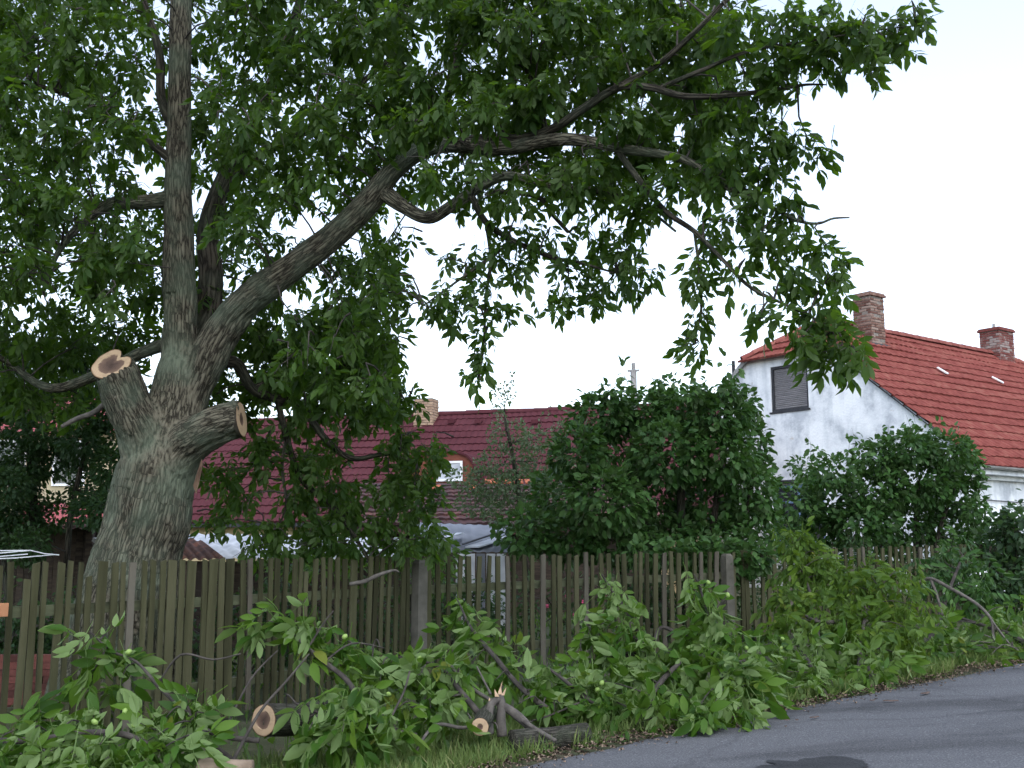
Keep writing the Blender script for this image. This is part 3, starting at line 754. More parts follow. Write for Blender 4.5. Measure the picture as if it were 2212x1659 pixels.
limb('low_right', [(430, 800, 34, 10.6), (505, 782, 26, 10.8), (545, 840, 22, 11.0), (600, 862, 20, 11.2), (650, 875, 18, 11.3), (700, 945, 15, 11.4), (760, 990, 12, 11.5), (840, 980, 9, 11.5), (900, 1000, 6, 11.5)])
limb('low_right2', [(600, 862, 14, 11.2), (620, 950, 14, 11.3), (655, 1040, 13, 11.4), (720, 1095, 11, 11.4), (760, 1150, 9, 11.4), (800, 1215, 7, 11.4)])
limb('low_right3', [(545, 840, 14, 11.0), (640, 800, 12, 11.2), (740, 790, 9, 11.4), (830, 820, 6, 11.5), (880, 870, 4, 11.5)])
limb('low_right4', [(620, 930, 8, 11.3), (610, 1010, 7, 11.2), (618, 1090, 5, 11.2), (600, 1140, 4, 11.2)])

# crown: leaf clumps hung along the limbs
HOLES = [(500, 395, 34), (650, 452, 42), (235, 345, 26), (300, 330, 26), (640, 655, 40), (700, 640, 36), (930, 95, 44), (905, 60, 30), (440, 15, 30), (640, 15, 36), (700, 25, 30), (215, 805, 26), (520, 140, 22), (130, 610, 26), (170, 720, 24), (40, 70, 22), (170, 60, 24), (145, 520, 24), (930, 520, 60), (900, 560, 60), (960, 590, 30), (1210, 470, 26), (1180, 450, 22), (1450, 420, 26), (1440, 520, 36), (880, 730, 36)]
def holed(x, y, m=1.0): return any((x - hx) ** 2 + (y - hy) ** 2 < (hr * m) ** 2 for hx, hy, hr in HOLES)
clumps = []
def C(x, y, rx, ry, d, n):
    k = d / FPX
    clumps.append((P(x, y, d), (rx * k, max(rx, ry) * k * 1.3, ry * k), n))
right_lobes = [(1990, 40, 36, 30, 7.7, 8), (1940, 70, 60, 50, 7.7, 16), (1860, 70, 75, 60, 7.8, 24), (1880, 125, 50, 25, 7.7, 9), (1780, 60, 80, 60, 7.9, 26), (1780, 120, 60, 40, 8.0, 14), (1690, 60, 80, 70, 8.1, 26), (1690, 140, 70, 40, 8.2, 18), (1600, 60, 80, 70, 8.4, 28), (1610, 160, 70, 45, 8.4, 20), (1560, 240, 60, 35, 8.6, 14), (1640, 255, 60, 35, 8.5, 14), (1700, 195, 25, 20, 8.2, 3),
    (1690, 290, 60, 40, 8.5, 15), (1750, 315, 45, 30, 8.5, 11), (1590, 330, 80, 45, 8.7, 20), (1670, 370, 60, 40, 8.6, 15), (1540, 390, 70, 45, 8.8, 17), (1620, 440, 70, 40, 8.7, 17), (1700, 440, 40, 45, 8.6, 11), (1560, 480, 60, 35, 8.7, 12), (1640, 520, 70, 45, 8.6, 17), (1720, 520, 60, 35, 8.5, 13), (1790, 540, 40, 30, 8.4, 8), (1790, 600, 45, 45, 8.4, 13), (1700, 600, 60, 40, 8.5, 14), 
    (1520, 550, 35, 35, 8.75, 8), (1510, 610, 28, 40, 8.7, 8), (1512, 680, 28, 35, 8.7, 7), (1495, 745, 26, 22, 8.7, 6), (1650, 670, 40, 25, 8.4, 6), (1640, 700, 20, 20, 8.4, 2), (1740, 680, 55, 35, 8.35, 11), (1720, 740, 40, 25, 8.3, 8), (1800, 730, 60, 40, 8.3, 15), (1840, 770, 40, 40, 8.25, 11), (1780, 770, 40, 30, 8.3, 8), (1800, 690, 30, 26, 8.3, 6), (1590, 590, 35, 30, 8.6, 5)]
center_hang = [(1100, 500, 60, 35, 9.6, 11), (1180, 520, 70, 40, 9.6, 14), (1280, 510, 80, 45, 9.4, 18), (1360, 540, 60, 45, 9.3, 14), (1250, 590, 80, 45, 9.5, 17), (1340, 610, 60, 35, 9.4, 12), (1210, 650, 70, 35, 9.5, 12), (1290, 640, 50, 30, 9.5, 8), (1130, 580, 50, 40, 9.6, 11), (1060, 540, 50, 30, 9.6, 9), (980, 560, 40, 25, 9.6, 6), (960, 640, 45, 30, 9.5, 9), (1030, 620, 50, 35, 9.5, 11), (1000, 680, 45, 25, 9.5, 8), (930, 665, 30, 25, 9.5, 6), (1080, 670, 40, 35, 9.5, 9), (1050, 720, 30, 25, 9.5, 6), (1040, 770, 26, 30, 9.5, 7), (1035, 820, 24, 24, 9.5, 6), (1400, 590, 25, 25, 9.3, 4)]
for c in right_lobes: C(*c[:5], int(c[5] * 1.35))
for c in center_hang: C(*c[:5], int(c[5] * 1.3))
def ylow(x):
    t = [(850, 350), (900, 430), (980, 400), (1050, 440), (1200, 420), (1300, 450), (1420, 470), (1480, 400), (1560, 380)]
    for (a, ya), (b, yb) in zip(t[:-1], t[1:]):
        if a <= x <= b: return ya + (yb - ya) * (x - a) / (b - a)
    return 350
for layer, (dlo, dhi) in enumerate(((8.8, 9.8), (10.0, 12.0))):
    for gx in range(870, 1600, 62):
        for gy in range(-60, 480, 58):
            x, y = gx + rnd.uniform(-26, 26), gy + rnd.uniform(-24, 24)
            if y > ylow(x) or holed(x, y): continue
            C(x, y, 52, 40, rnd.uniform(dlo, dhi), rnd.randint(13, 21) if layer == 0 else rnd.randint(10, 17))
for layer, (dlo, dhi) in enumerate(((9.4, 10.2), (10.8, 13.0))):
    for gx in range(-60, 900, 60):
        for gy in range(-60, 900, 58):
            x, y = gx + rnd.uniform(-26, 26), gy + rnd.uniform(-24, 24)
            if holed(x, y, 0.85): continue
            lim = 870 - (0 if y < 700 else 0) + 10 * math.sin(y / 40)
            if y > 480 and x > lim: continue
            if layer == 0 and (abs(x - 388) < 75 or (300 < x < 620 and y > 520) or (y > 650 and x < 470)): continue
            if layer == 0 and x > 420 and y > 350 and abs((y - 640) + (x - 560) * 0.95) < 130: continue
            C(x, y, 50, 40, rnd.uniform(dlo, dhi), rnd.randint(9, 15) if layer == 0 else (rnd.randint(11, 18) if y < 560 else rnd.randint(17, 25)))
# foliage drooping behind and to the right of the trunk
for x, y, rx, ry, d, n in [(700, 700, 70, 50, 11.3, 14), (780, 680, 60, 50, 11.3, 14), (830, 740, 45, 50, 11.4, 11), (760, 770, 70, 45, 11.4, 14), (830, 820, 50, 45, 11.5, 12), (880, 870, 35, 30, 11.5, 7), (700, 840, 60, 40, 11.4, 12), (620, 760, 60, 50, 11.2, 12), (560, 720, 50, 45, 11.2, 9), (580, 830, 60, 40, 11.2, 10), (780, 890, 60, 35, 11.5, 10), (640, 910, 50, 30, 11.4, 7),
                          (560, 960, 40, 30, 11.2, 6), (490, 1020, 40, 40, 11.1, 7), (520, 1080, 40, 40, 11.1, 6), (480, 1130, 40, 30, 11.1, 5), (560, 1000, 50, 40, 11.2, 7), (650, 1000, 60, 40, 11.3, 9), (720, 970, 50, 35, 11.4, 7), (640, 1080, 55, 40, 11.3, 10), (720, 1060, 60, 40, 11.4, 10), (590, 1140, 50, 35, 11.2, 8), (680, 1140, 60, 35, 11.3, 10), (760, 1110, 50, 40, 11.4, 9), (840, 1050, 60, 45, 11.5, 10), (900, 1040, 50, 40, 11.5, 9), (930, 980, 50, 35, 11.5, 9), (860, 980, 50, 35, 11.5, 8), (880, 940, 45, 25, 11.5, 6), (820, 1130, 50, 35, 11.4, 8), (900, 1110, 50, 35, 11.4, 8), (940, 1070, 30, 30, 11.5, 4), (860, 1170, 50, 25, 11.3, 8), (760, 1180, 60, 25, 11.3, 8), (660, 1185, 60, 20, 11.2, 6), (560, 1190, 50, 20, 11.2, 5), (930, 1160, 40, 30, 11.3, 6)]:
    C(x, y, rx, ry, d, int(n * 2.3))
    C(x + rnd.uniform(-30, 30), y + rnd.uniform(-22, 22), rx, ry, d + rnd.uniform(0.5, 1.3), int(n * 1.5))
vis_clumps = list(clumps)
# the crown goes on above and beside the frame
for _ in range(210):
    x, y, d = rnd.uniform(-500, 1900), rnd.uniform(-620, -110), rnd.uniform(9.2, 13.5)
    C(x, y, 70, 60, d, 14)
for _ in range(40):
    C(rnd.uniform(-420, -90), rnd.uniform(-90, 800), 70, 60, rnd.uniform(9, 13), 14)

allsk = [(p, r) for sk in SK.values() for p, r in sk]
skp = np.array([p for p, r in allsk])
paths = []
for c, r, n in vis_clumps:
    d2 = ((skp - np.array(c)) ** 2).sum(1); j = int(d2.argmin()); a = Vector(skp[j])
    if d2[j] > 0.6: a = c + Vector((rnd.uniform(-.3, .3), rnd.uniform(0, .4), rnd.uniform(.05, .35)))
    mid = a.lerp(c, 0.55) + Vector((rnd.uniform(-.1, .1), rnd.uniform(-.1, .1), rnd.uniform(0.0, .16)))
    paths.append([(a - tb, 0.011), (a.lerp(mid, 0.5) + Vector((0, 0, .02)) - tb, 0.009), (mid - tb, 0.0075), (mid.lerp(c, 0.6) - tb, 0.006), (c - tb, 0.004)])
    for _ in range(3):
        e = c + Vector((rnd.uniform(-1, 1) * r[0], rnd.uniform(-1, 1) * r[1], rnd.uniform(-1, .6) * r[2]))
        s = mid.lerp(c, rnd.uniform(0.3, 0.9))
        paths.append([(s - tb, 0.004), (s.lerp(e, 0.5) + Vector((0, 0, 0.03)) - tb, 0.0035), (e - tb, 0.002)])
twig_mesh('twigs', paths, M['twig'], tree, 5, kind='stuff')
pos, dirs, ups = clump_leaves(clumps, 0.32, 0.6, 0.7, 0.25, 0.4, 0.2)
# limbs stand free on the street side: no leaves directly in front of the thick wood
lx, ly, ldp = in_view(pos + dirs / np.linalg.norm(dirs, axis=1, keepdims=True) * 0.2)
drop = np.zeros(len(pos), bool)
for key, lim_, pad in (('leader', 9999, 34), ('right', 1420, 22), ('right_end', 1420, 14), ('under', 1150, 18), ('left', 9999, 22), ('low_left', 9999, 8), ('upper', 1500, 6)):
    sk_ = np.array([p for p, r in SK[key]]); rr_ = np.array([r for p, r in SK[key]])
    sx, sy, sdp = in_view(sk_)
    for a_, b_, c_, r_ in zip(sx, sy, sdp, rr_):
        if a_ > lim_: continue
        drop |= ((lx - a_) ** 2 + (ly - b_) ** 2 < (r_ / c_ * FPX + pad) ** 2) & (ldp < c_ + 0.15)
for a_, b_, r_ in ((300, 900, 130), (330, 1080, 130), (450, 920, 100), (400, 780, 90), (480, 720, 60), (540, 650, 50), (245, 790, 75)):
    drop |= ((lx - a_) ** 2 + (ly - b_) ** 2 < r_ ** 2) & (ldp < 10.5)
keep_ = ~drop | (nr.rand(len(pos)) < 0.04)
ctint = CLUMP_TINT[keep_]; pos, dirs, ups = pos[keep_], dirs[keep_], ups[keep_]
px_, py_, dep = in_view(pos)
sc = nr.uniform(0.62, 1.0, len(pos)); tint = np.clip(ctint * 0.6 + nr.rand(len(pos)) * 0.4, 0, 0.99)
seen = (px_ > 0) & (px_ < 2212) & (py_ > 0) & (py_ < 1200)
order = np.argsort(np.where(seen, dep, 1e9))[:300]
mask = np.ones(len(pos), bool); mask[order] = False
tbn = np.array(tb)
fm = leaf_mesh('crown', TPL['walnut'], pos[mask] - tbn, dirs[mask], ups[mask], sc[mask], tint[mask], M['walnut_leaf'])
link('crown', fm, tree, kind='stuff')
leaf_objects('walnut', 'walnut_leaf', tree, pos[order] - tbn, dirs[order], ups[order], sc[order])
print('walnut leaves', len(pos))

# ------------------------------------------------------------------ shrubs and trees in the gardens
def shrub(name, label, cat, base, stems, clumps_, kind, matname, n_obj=120, droop=0.3, outw=0.8, upr=0.55, shell=0.45, scale=(0.7, 1.2), trunk_r=0.05, group=None, crown='crown', dens=1.5, shoots=2):
    t = thing(name, label, cat, base, 0, group)
    b = Vector(base)
    for pts in stems:
        branch_obj('trunk' if len(stems) == 1 else 'stem', [(p - b, r) for p, r in pts], M['branch_bark'], t, 8, 5, 0.1, rnd.random() * 9)
    pts_all = [(p, r) for s in stems for p, r in catmull(s, 4)]
    arr = np.array([p for p, r in pts_all]); pth = []
    for c, r, n in clumps_:
        j = int(((arr - np.array(c)) ** 2).sum(1).argmin()); a = Vector(arr[j])
        mid = a.lerp(c, 0.5) + Vector((rnd.uniform(-.06, .06), rnd.uniform(-.06, .06), rnd.uniform(-.02, .08)))
        pth.append([(a - b, 0.012), (mid - b, 0.008), (Vector(c) - b, 0.004)])
        for _ in range(3):
            e = Vector(c) + Vector((rnd.uniform(-1, 1) * r[0], rnd.uniform(-1, 1) * r[1], rnd.uniform(-.3, 1) * r[2]))
            pth.append([(Vector(c).lerp(mid, 0.3) - b, 0.004), (e - b, 0.0025)])
    twig_mesh('twigs', pth, M['twig'], t, 4, kind='stuff')
    top_ = sorted(clumps_, key=lambda q: -q[0][2])[:max(4, len(clumps_) // 2)]
    sh_ = []
    for c, r, n in top_:
        for _ in range(shoots):
            a_ = Vector(c) + Vector((rnd.uniform(-.9, .9) * r[0], rnd.uniform(-.6, .6) * r[1], r[2] * .6)); h_ = rnd.uniform(.12, .42)
            e_ = a_ + Vector((rnd.uniform(-.12, .12), 0, h_)); sh_.append([(a_ - b, .004), (e_ - b, .002)])
            clumps_ = clumps_ + [(a_.lerp(e_, .7), (.05, .05, h_ * .5), max(2, int(7 / dens)))]
    if sh_: twig_mesh('shoots', sh_, M['twig'], t, 4, kind='stuff')
    clumps_ = [(c, r, int(n * dens)) for c, r, n in clumps_]
    pos, dirs, ups = clump_leaves(clumps_, droop, outw, 0.7, shell, upr)
    sc = nr.uniform(scale[0], scale[1], len(pos)); ti = np.clip(CLUMP_TINT * 0.5 + nr.rand(len(pos)) * 0.5, 0, .99); bn = np.array(b)
    x, y, dep = in_view(pos)
    k = min(n_obj, len(pos))
    sel = np.argsort(np.where((x > 0) & (x < 2212) & (y < 1210), dep, 1e9))[:k]
    m = np.ones(len(pos), bool); m[sel] = False
    link(crown, leaf_mesh(crown, TPL[kind], pos[m] - bn, dirs[m], ups[m], sc[m], ti[m], M[matname]), t, kind='stuff')
    if k: leaf_objects(kind, matname, t, pos[sel] - bn, dirs[sel], ups[sel], sc[sel])
    return t

def blob(x, y, rx, ry, d, n, ry_depth=1.0):
    k = d / FPX
    return (P(x, y, d), (rx * k, max(rx, ry) * k * ry_depth, ry * k), n)

def stem_up(x, y0, y1, d, w0, w1, x1=None, d1=None):
    x1 = x if x1 is None else x1; d1 = d1 or d
    a = P(x, y0, d); a.z = gz(a.x) - 0.03
    e = P(x1, y1, d1)
    return [(a, pxr(w0, d)), (a.lerp(e, 0.35) + Vector((rnd.uniform(-.05, .05), 0, 0)), pxr(w0 * .8, d)), (a.lerp(e, 0.7) + Vector((rnd.uniform(-.07, .07), 0, 0)), pxr((w0 + w1) / 2, d)), (e, pxr(w1, d1))]

def base_at(x, d):
    p = P(x, 1180, d); return Vector((p.x, p.y, gz(p.x)))

# big lilac in front of the white house
lil = []
for x, y, rx, ry, n in [(1300, 900, 70, 50, 330), (1390, 890, 70, 45, 330), (1470, 890, 70, 50, 330), (1550, 900, 70, 50, 330), (1600, 880, 35, 40, 120), (1250, 980, 60, 60, 330), (1340, 980, 90, 70, 480), (1450, 980, 90, 70, 480), (1550, 980, 80, 70, 430), (1620, 960, 40, 60, 200), (1210, 1070, 70, 60, 330), (1310, 1080, 90, 70, 480), (1420, 1080, 90, 70, 480), (1530, 1080, 90, 70, 480), (1620, 1070, 60, 70, 330), (1130, 1150, 60, 50, 230), (1220, 1160, 80, 50, 330), (1330, 1170, 90, 50, 380), (1440, 1170, 90, 50, 380), (1550, 1170, 90, 50, 380), (1640, 1160, 50, 60, 230), (1440, 845, 30, 25, 60), (1500, 850, 25, 20, 40), (1330, 850, 30, 20, 50), (1580, 845, 25, 20, 40), (1560, 1230, 70, 30, 160), (1650, 1050, 30, 50, 90)]:
    lil.append(blob(x, y, rx, ry, 16.3 + rnd.uniform(-0.7, 0.9), int(n * 0.8)))
for x, y, rx, ry, n in [(1470, 1200, 40, 26, 60), (1520, 1215, 40, 30, 80), (1570, 1225, 40, 32, 90), (1620, 1205, 40, 34, 90), (1550, 1195, 40, 30, 80), (1400, 1190, 40, 22, 50)]:
    lil.append(blob(x, y, rx, ry, 14.5, n, 0.6))
bb = base_at(1470, 16.5)
shrub('lilac_bush', 'large dark green lilac bush behind the fence, left of the white gable', 'bush', bb,
      [stem_up(1470, 1300, 950, 16.5, 26, 10, 1480), stem_up(1440, 1300, 930, 16.6, 18, 8, 1360), stem_up(1500, 1300, 930, 16.3, 18, 8, 1570), stem_up(1420, 1300, 1050, 16.6, 14, 6, 1240), stem_up(1520, 1300, 1020, 16.3, 14, 6, 1630)], lil, 'lilac', 'lilac_leaf', 110, dens=2.3)
rb = []
for x, y, rx, ry, n in [(1960, 970, 60, 35, 200), (2040, 975, 60, 40, 240), (2080, 1010, 40, 50, 160), (1900, 990, 60, 40, 220), (1980, 1040, 80, 60, 400), (2060, 1060, 60, 60, 300), (1890, 1060, 70, 60, 340), (1800, 1020, 50, 35, 120), (1740, 1010, 40, 20, 60), (1800, 1080, 70, 50, 280), (1730, 1090, 40, 50, 140), (1860, 1130, 80, 50, 340), (1960, 1130, 80, 50, 340), (2050, 1140, 70, 50, 300), (1770, 1150, 60, 40, 220), (1700, 1160, 40, 40, 130), (2110, 1100, 25, 30, 60), (1990, 945, 40, 20, 70), (2100, 1170, 40, 40, 140), (1900, 1190, 70, 25, 150)]:
    rb.append(blob(x, y, rx, ry, 19.6 + rnd.uniform(-0.8, 1.0), int(n * 0.9)))
bb = base_at(1960, 20)
shrub('garden_bush', 'rounded green garden bush in front of the white house, below its roof edge', 'bush', bb,
      [stem_up(1970, 1300, 1050, 20, 18, 7, 1985), stem_up(1940, 1300, 1060, 20, 13, 6, 1860), stem_up(1990, 1300, 1060, 19.8, 13, 6, 2060), stem_up(1920, 1300, 1080, 20, 10, 5, 1760)], rb, 'lilac', 'lilac_leaf', 100, dens=2.6)
hg = []
for x, y, rx, ry, n in [(2150, 1180, 40, 40, 180), (2200, 1150, 45, 35, 180), (2250, 1170, 40, 50, 150), (2170, 1240, 50, 45, 240), (2230, 1240, 50, 50, 200), (2120, 1260, 40, 40, 140), (2200, 1300, 60, 40, 240), (2190, 1115, 18, 16, 40), (2160, 1130, 14, 14, 30), (2060, 1230, 40, 40, 120)]:
    hg.append(blob(x, y, rx, ry, 16.9 + rnd.uniform(-0.4, 0.6), n))
bb = base_at(2190, 17)
shrub('hedge', 'glossy hedge at the right picture edge below the white side wall', 'hedge', bb,
      [stem_up(2190, 1340, 1150, 17, 12, 5), stem_up(2160, 1340, 1180, 17, 10, 5, 2140), stem_up(2220, 1340, 1180, 17, 10, 5, 2240)], hg, 'lilac', 'hedge_leaf', 60)
ap = []
for x, y, rx, ry, n in [(1100, 940, 50, 35, 120), (1160, 950, 40, 25, 80), (1090, 1000, 70, 35, 190), (1180, 1000, 60, 40, 160), (1060, 1050, 60, 40, 200), (1140, 1050, 80, 40, 260), (1030, 1080, 50, 35, 150), (1110, 1110, 70, 35, 210), (1190, 1070, 50, 50, 160), (1080, 870, 18, 40, 26), (1100, 850, 10, 24, 12), (1210, 930, 20, 20, 26), (1000, 1030, 40, 20, 70)]:
    ap.append(blob(x, y, rx, ry, 19.5 + rnd.uniform(-0.6, 0.6), n))
bb = base_at(1150, 19.6)
shrub('apple_tree', 'thin greyish apple tree in front of the wine-red roof', 'tree', bb,
      [stem_up(1150, 1300, 900, 19.6, 16, 5, 1090)], ap, 'apple', 'apple_leaf', 60, 0.1, 0.7, 0.8, dens=3.2)
# dark trees at the far left
dk = []
for gx in range(-60, 260, 62):
    for gy in range(770, 1190, 56):
        x, y = gx + rnd.uniform(-20, 20), gy + rnd.uniform(-18, 18)
        if (x - 120) ** 2 / 60 ** 2 + (y - 1050) ** 2 / 26 ** 2 < 1 or (x > 60 and y > 1120): continue
        dk.append(blob(x, y, 48, 40, 14.6 + rnd.uniform(-0.9, 0.9), 150))
bb = base_at(90, 14.8)
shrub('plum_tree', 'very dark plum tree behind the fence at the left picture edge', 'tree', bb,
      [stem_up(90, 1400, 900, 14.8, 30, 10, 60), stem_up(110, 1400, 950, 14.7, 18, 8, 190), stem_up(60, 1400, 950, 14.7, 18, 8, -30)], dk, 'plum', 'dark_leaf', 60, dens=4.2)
yg = []
for x, y, rx, ry, n in [(905, 1190, 50, 40, 110), (960, 1200, 30, 40, 70), (850, 1200, 50, 40, 100), (700, 1215, 60, 35, 90), (930, 1250, 50, 40, 80), (620, 1230, 50, 30, 60), (780, 1230, 60, 35, 90)]:
    yg.append(blob(x, y, rx, ry, 14 + rnd.uniform(-0.3, 0.3), n))
bb = base_at(860, 14.2)
shrub('young_cherry', 'low young cherry bush behind the concrete fence post', 'bush', bb,
      [stem_up(860, 1380, 1200, 14.1, 10, 4, 905), stem_up(840, 1380, 1210, 14.1, 8, 4, 760), stem_up(850, 1380, 1220, 14.1, 8, 4, 640)], yg, 'young', 'light_leaf', 60)

# rose bush with pink flowers seen between the pickets
rs = [blob(x, y, 50, 45, 15.2, 90) for x, y in [(1150, 1290), (1230, 1280), (1310, 1280), (1390, 1290), (1250, 1340), (1340, 1340), (1170, 1350)]]
bb = base_at(1270, 15.3)
rose = shrub('rose_bush', 'low rose bush with small pink blooms behind the fence pickets', 'bush', bb, [stem_up(1270, 1400, 1260, 15.3, 6, 3), stem_up(1260, 1400, 1290, 15.3, 6, 3, 1180), stem_up(1280, 1400, 1290, 15.3, 6, 3, 1370)], rs, 'plum', 'hedge_leaf', 0)
fv, ff = [], []
for k in range(5):
    a = k * 1.2566
    b0 = len(fv)
    fv += [(0, 0, 0), (math.cos(a - .5) * .028, math.sin(a - .5) * .028, .012), (math.cos(a) * .036, math.sin(a) * .036, .018), (math.cos(a + .5) * .028, math.sin(a + .5) * .028, .012)]
    ff.append((b0, b0 + 1, b0 + 2, b0 + 3))
flower_me = me_from('blossom', fv, ff, [M['pink_flower']])
for x, y in [(1200, 1262), (1242, 1258), (1290, 1256), (1333, 1288), (1222, 1290), (1262, 1300), (1302, 1318), (1345, 1252), (1180, 1310), (1386, 1272), (1240, 1330), (1310, 1292), (1150, 1260), (1360, 1320)]:
    o = link('blossom', flower_me, rose); o.location = P(x, y, 14.85) - bb; o.rotation_euler = (R(70), rnd.uniform(-.5, .5), rnd.uniform(0, 6))

# currant bushes in a row behind the fence
for k, (x0, d_, lab) in enumerate([(-10, 12.0, 'dark low currant bush at the very left edge behind the fence'), (120, 12.4, 'dark low currant bush behind the leftmost pickets'), (520, 12.9, 'dark low currant bush right of the walnut trunk base'), (720, 13.4, 'dark low currant bush left of the concrete post'), (1000, 14.8, 'dark low currant bush right of the concrete post'), (1500, 15.6, 'dark low bush under the lilac behind the pickets'), (1750, 17.8, 'dark low bush behind the fence below the blue window'), (1850, 18.6, 'dark low bush behind the fence under the rounded garden bush'), (2010, 19.2, 'dark low bush behind the farthest right pickets')]):
    cb_ = base_at(x0, d_)
    cl_ = [((cb_.x + rnd.uniform(-.75, .75), cb_.y + rnd.uniform(-.3, .4), cb_.z + rnd.uniform(.2, .95)), (.36, .3, .26), 60) for _ in range(15)]
    cl_ = [(Vector(c), r, n) for c, r, n in cl_]
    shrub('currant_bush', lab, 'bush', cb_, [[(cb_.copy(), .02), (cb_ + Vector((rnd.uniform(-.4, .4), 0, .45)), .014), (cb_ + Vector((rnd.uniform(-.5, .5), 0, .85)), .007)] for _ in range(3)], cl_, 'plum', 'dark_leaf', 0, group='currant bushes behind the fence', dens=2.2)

# ------------------------------------------------------------------ houses
def roof_rows(parent, origin, along, up, slope_len, rows, lo, hi, mat, period=0.13, amp=0.02, lift=0.035, name='tile_row', jitter=0.0, sub=4, thick=None):
    """courses of ribbed tiles; each course is one mesh whose lower edge lies on the course below"""
    o = Vector(origin); a = Vector(along).normalized(); u = Vector(up).normalized(); n = a.cross(u).normalized()
    if n.z < 0: n = -n
    st = slope_len / rows
    for i in range(rows):
        s0, s1 = i * st, (i + 1) * st + (0.0 if i == rows - 1 else st * 0.06)
        l0, h0, l1, h1 = lo(s0), hi(s0), lo(s1), hi(s1)
        L = max(h0 - l0, h1 - l1); cols = max(2, int(L / period * sub))
        V, F = [], []
        ph = rnd.uniform(0, 6)
        for k in range(cols + 1):
            f = k / cols
            x0, x1 = l0 + (h0 - l0) * f, l1 + (h1 - l1) * f
            w = amp * abs(math.sin(math.pi * x0 / period)) + 0.035 * noise.noise(Vector((x0 * 0.35, i * 0.3, 2.0)))
            j = jitter * noise.noise(Vector((x0 * 1.7, i * 3.3, ph)))
            V += [o + a * x0 + u * (s0 + j) + n * (-0.01), o + a * x0 + u * (s0 + j) + n * (lift + w + j * .4), o + a * x1 + u * s1 + n * (w * 0.8)]
        for k in range(cols):
            b = k * 3
            F += [(b, b + 3, b + 4, b + 1), (b + 1, b + 4, b + 5, b + 2)]
        me = me_from(name, V, F, [mat] if not isinstance(mat, list) else [mat[i % len(mat)]])
        link(name, me, parent)

def ridge_tiles(parent, a, b, step, r, mat, name='ridge_tile'):
    a, b = Vector(a), Vector(b); t = (b - a).normalized(); side = t.cross(Vector((0, 0, 1))).normalized(); upv = side.cross(t).normalized()
    K = 8
    V, F = [], []
    for (d, rr) in ((0, r * 1.12), (step * 1.06, r)):
        for k in range(K + 1):
            an = math.pi * (-0.05 + 1.1 * k / K)
            V.append(t * d + side * math.cos(an) * rr + upv * (math.sin(an) * rr * 0.9))
    for k in range(K): F.append((k, k + 1, K + 2 + k, K + 1 + k))
    me = me_from(name, V, F, [mat], True)
    sm = me.modifiers if False else None
    cnt = int((b - a).length / step)
    for i in range(cnt):
        o = link(name, me, parent); o.location = a + t * (i * step) + Vector((0, 0, rnd.uniform(-.008, .008)))

def brick_chimney(parent, x0, x1, y0, y1, z0, z1, brick_mat, mortar_mat, name='chimney', cap=True, course=0.078, capmat=None, broken=0.0, lab=None):
    mb = MB(); g = 0.012
    mb.box(x0 + g, x1 - g, y0 + g, y1 - g, z0, z1 - 0.01)
    ch = mb.build(name, mortar_mat, parent)
    if lab: ch['label'] = lab
    n = int((z1 - z0) / course)
    cache = {}
    def bk(L):
        key = round(L, 3)
        if key not in cache:
            m = MB(); h = course - 0.012; e = 0.006
            m.add([(e, 0, e), (L - e, 0, e), (L - e, 0, h - e), (e, 0, h - e), (0, .012, 0), (L, .012, 0), (L, .012, h), (0, .012, h), (0, .10, 0), (L, .10, 0), (L, .10, h), (0, .10, h)],
                  [(0, 1, 2, 3), (4, 5, 1, 0), (5, 6, 2, 1), (6, 7, 3, 2), (7, 4, 0, 3), (8, 9, 5, 4), (9, 10, 6, 5), (10, 11, 7, 6), (11, 8, 4, 7)])
            cache[key] = me_from('brick', m.v, m.f, [brick_mat])
        return cache[key]
    sides = [((x0, y0), (1, 0), x1 - x0, 0.0), ((x1, y0), (0, 1), y1 - y0, math.pi / 2), ((x0, y1), (0, -1), y1 - y0, -math.pi / 2)]
    for c in range(n):
        for (ox, oy), (dx, dy), W, ra in sides:
            k = max(2, round(W / 0.28)); L = W / k
            offs = 0 if c % 2 else -L / 2
            x = offs
            while x < W - 0.02:
                a, b = max(x, 0), min(x + L, W)
                if b - a > 0.04 and rnd.random() > broken:
                    o = link('brick', bk(b - a - 0.012), ch)
                    out = rnd.uniform(-0.004, 0.014)
                    nx, ny = math.sin(ra), -math.cos(ra)
                    o.location = (ox + dx * (a + .006) + nx * out, oy + dy * (a + .006) + ny * out, z0 + c * course)
                    o.rotation_euler = (0, 0, ra)
                x += L
    if cap:
        m = MB(); e = 0.05
        m.box(x0 - e, x1 + e, y0 - e, y1 + e, z1 - 0.01, z1 + 0.055)
        m.box(x0 - e * .4, x1 + e * .4, y0 - e * .4, y1 + e * .4, z1 + 0.052, z1 + 0.10)
        m.build('chimney_cap', capmat or brick_mat, ch)
    return ch

def wall_with_holes(name, outline, holes, origin, ax, az, depth, mat, parent, reveal=None):
    """flat wall in (a, z) coordinates with openings; reveals go inwards"""
    o, a, z = Vector(origin), Vector(ax), Vector(az); inn = Vector(depth)
    loops = [[Vector((x, y, 0)) for x, y in outline]] + [[Vector((x, y, 0)) for x, y in h] for h in holes]
    tris = tessellate_polygon(loops)
    flat = [p for lp in loops for p in lp]
    W = lambda p: o + a * p.x + z * p.y
    V = [W(p) for p in flat]; F = []
    want = -inn
    for t in tris:
        nn = (V[t[1]] - V[t[0]]).cross(V[t[2]] - V[t[0]])
        F.append(tuple(t) if nn.dot(want) > 0 else tuple(reversed(t)))
    for h in loops[1:]:
        b = len(V); k = len(h)
        V += [W(p) for p in h] + [W(p) + inn for p in h]
        for i in range(k): F.append((b + i, b + (i + 1) % k, b + k + (i + 1) % k, b + k + i))
    return link(name, me_from(name, V, F, [mat]), parent)

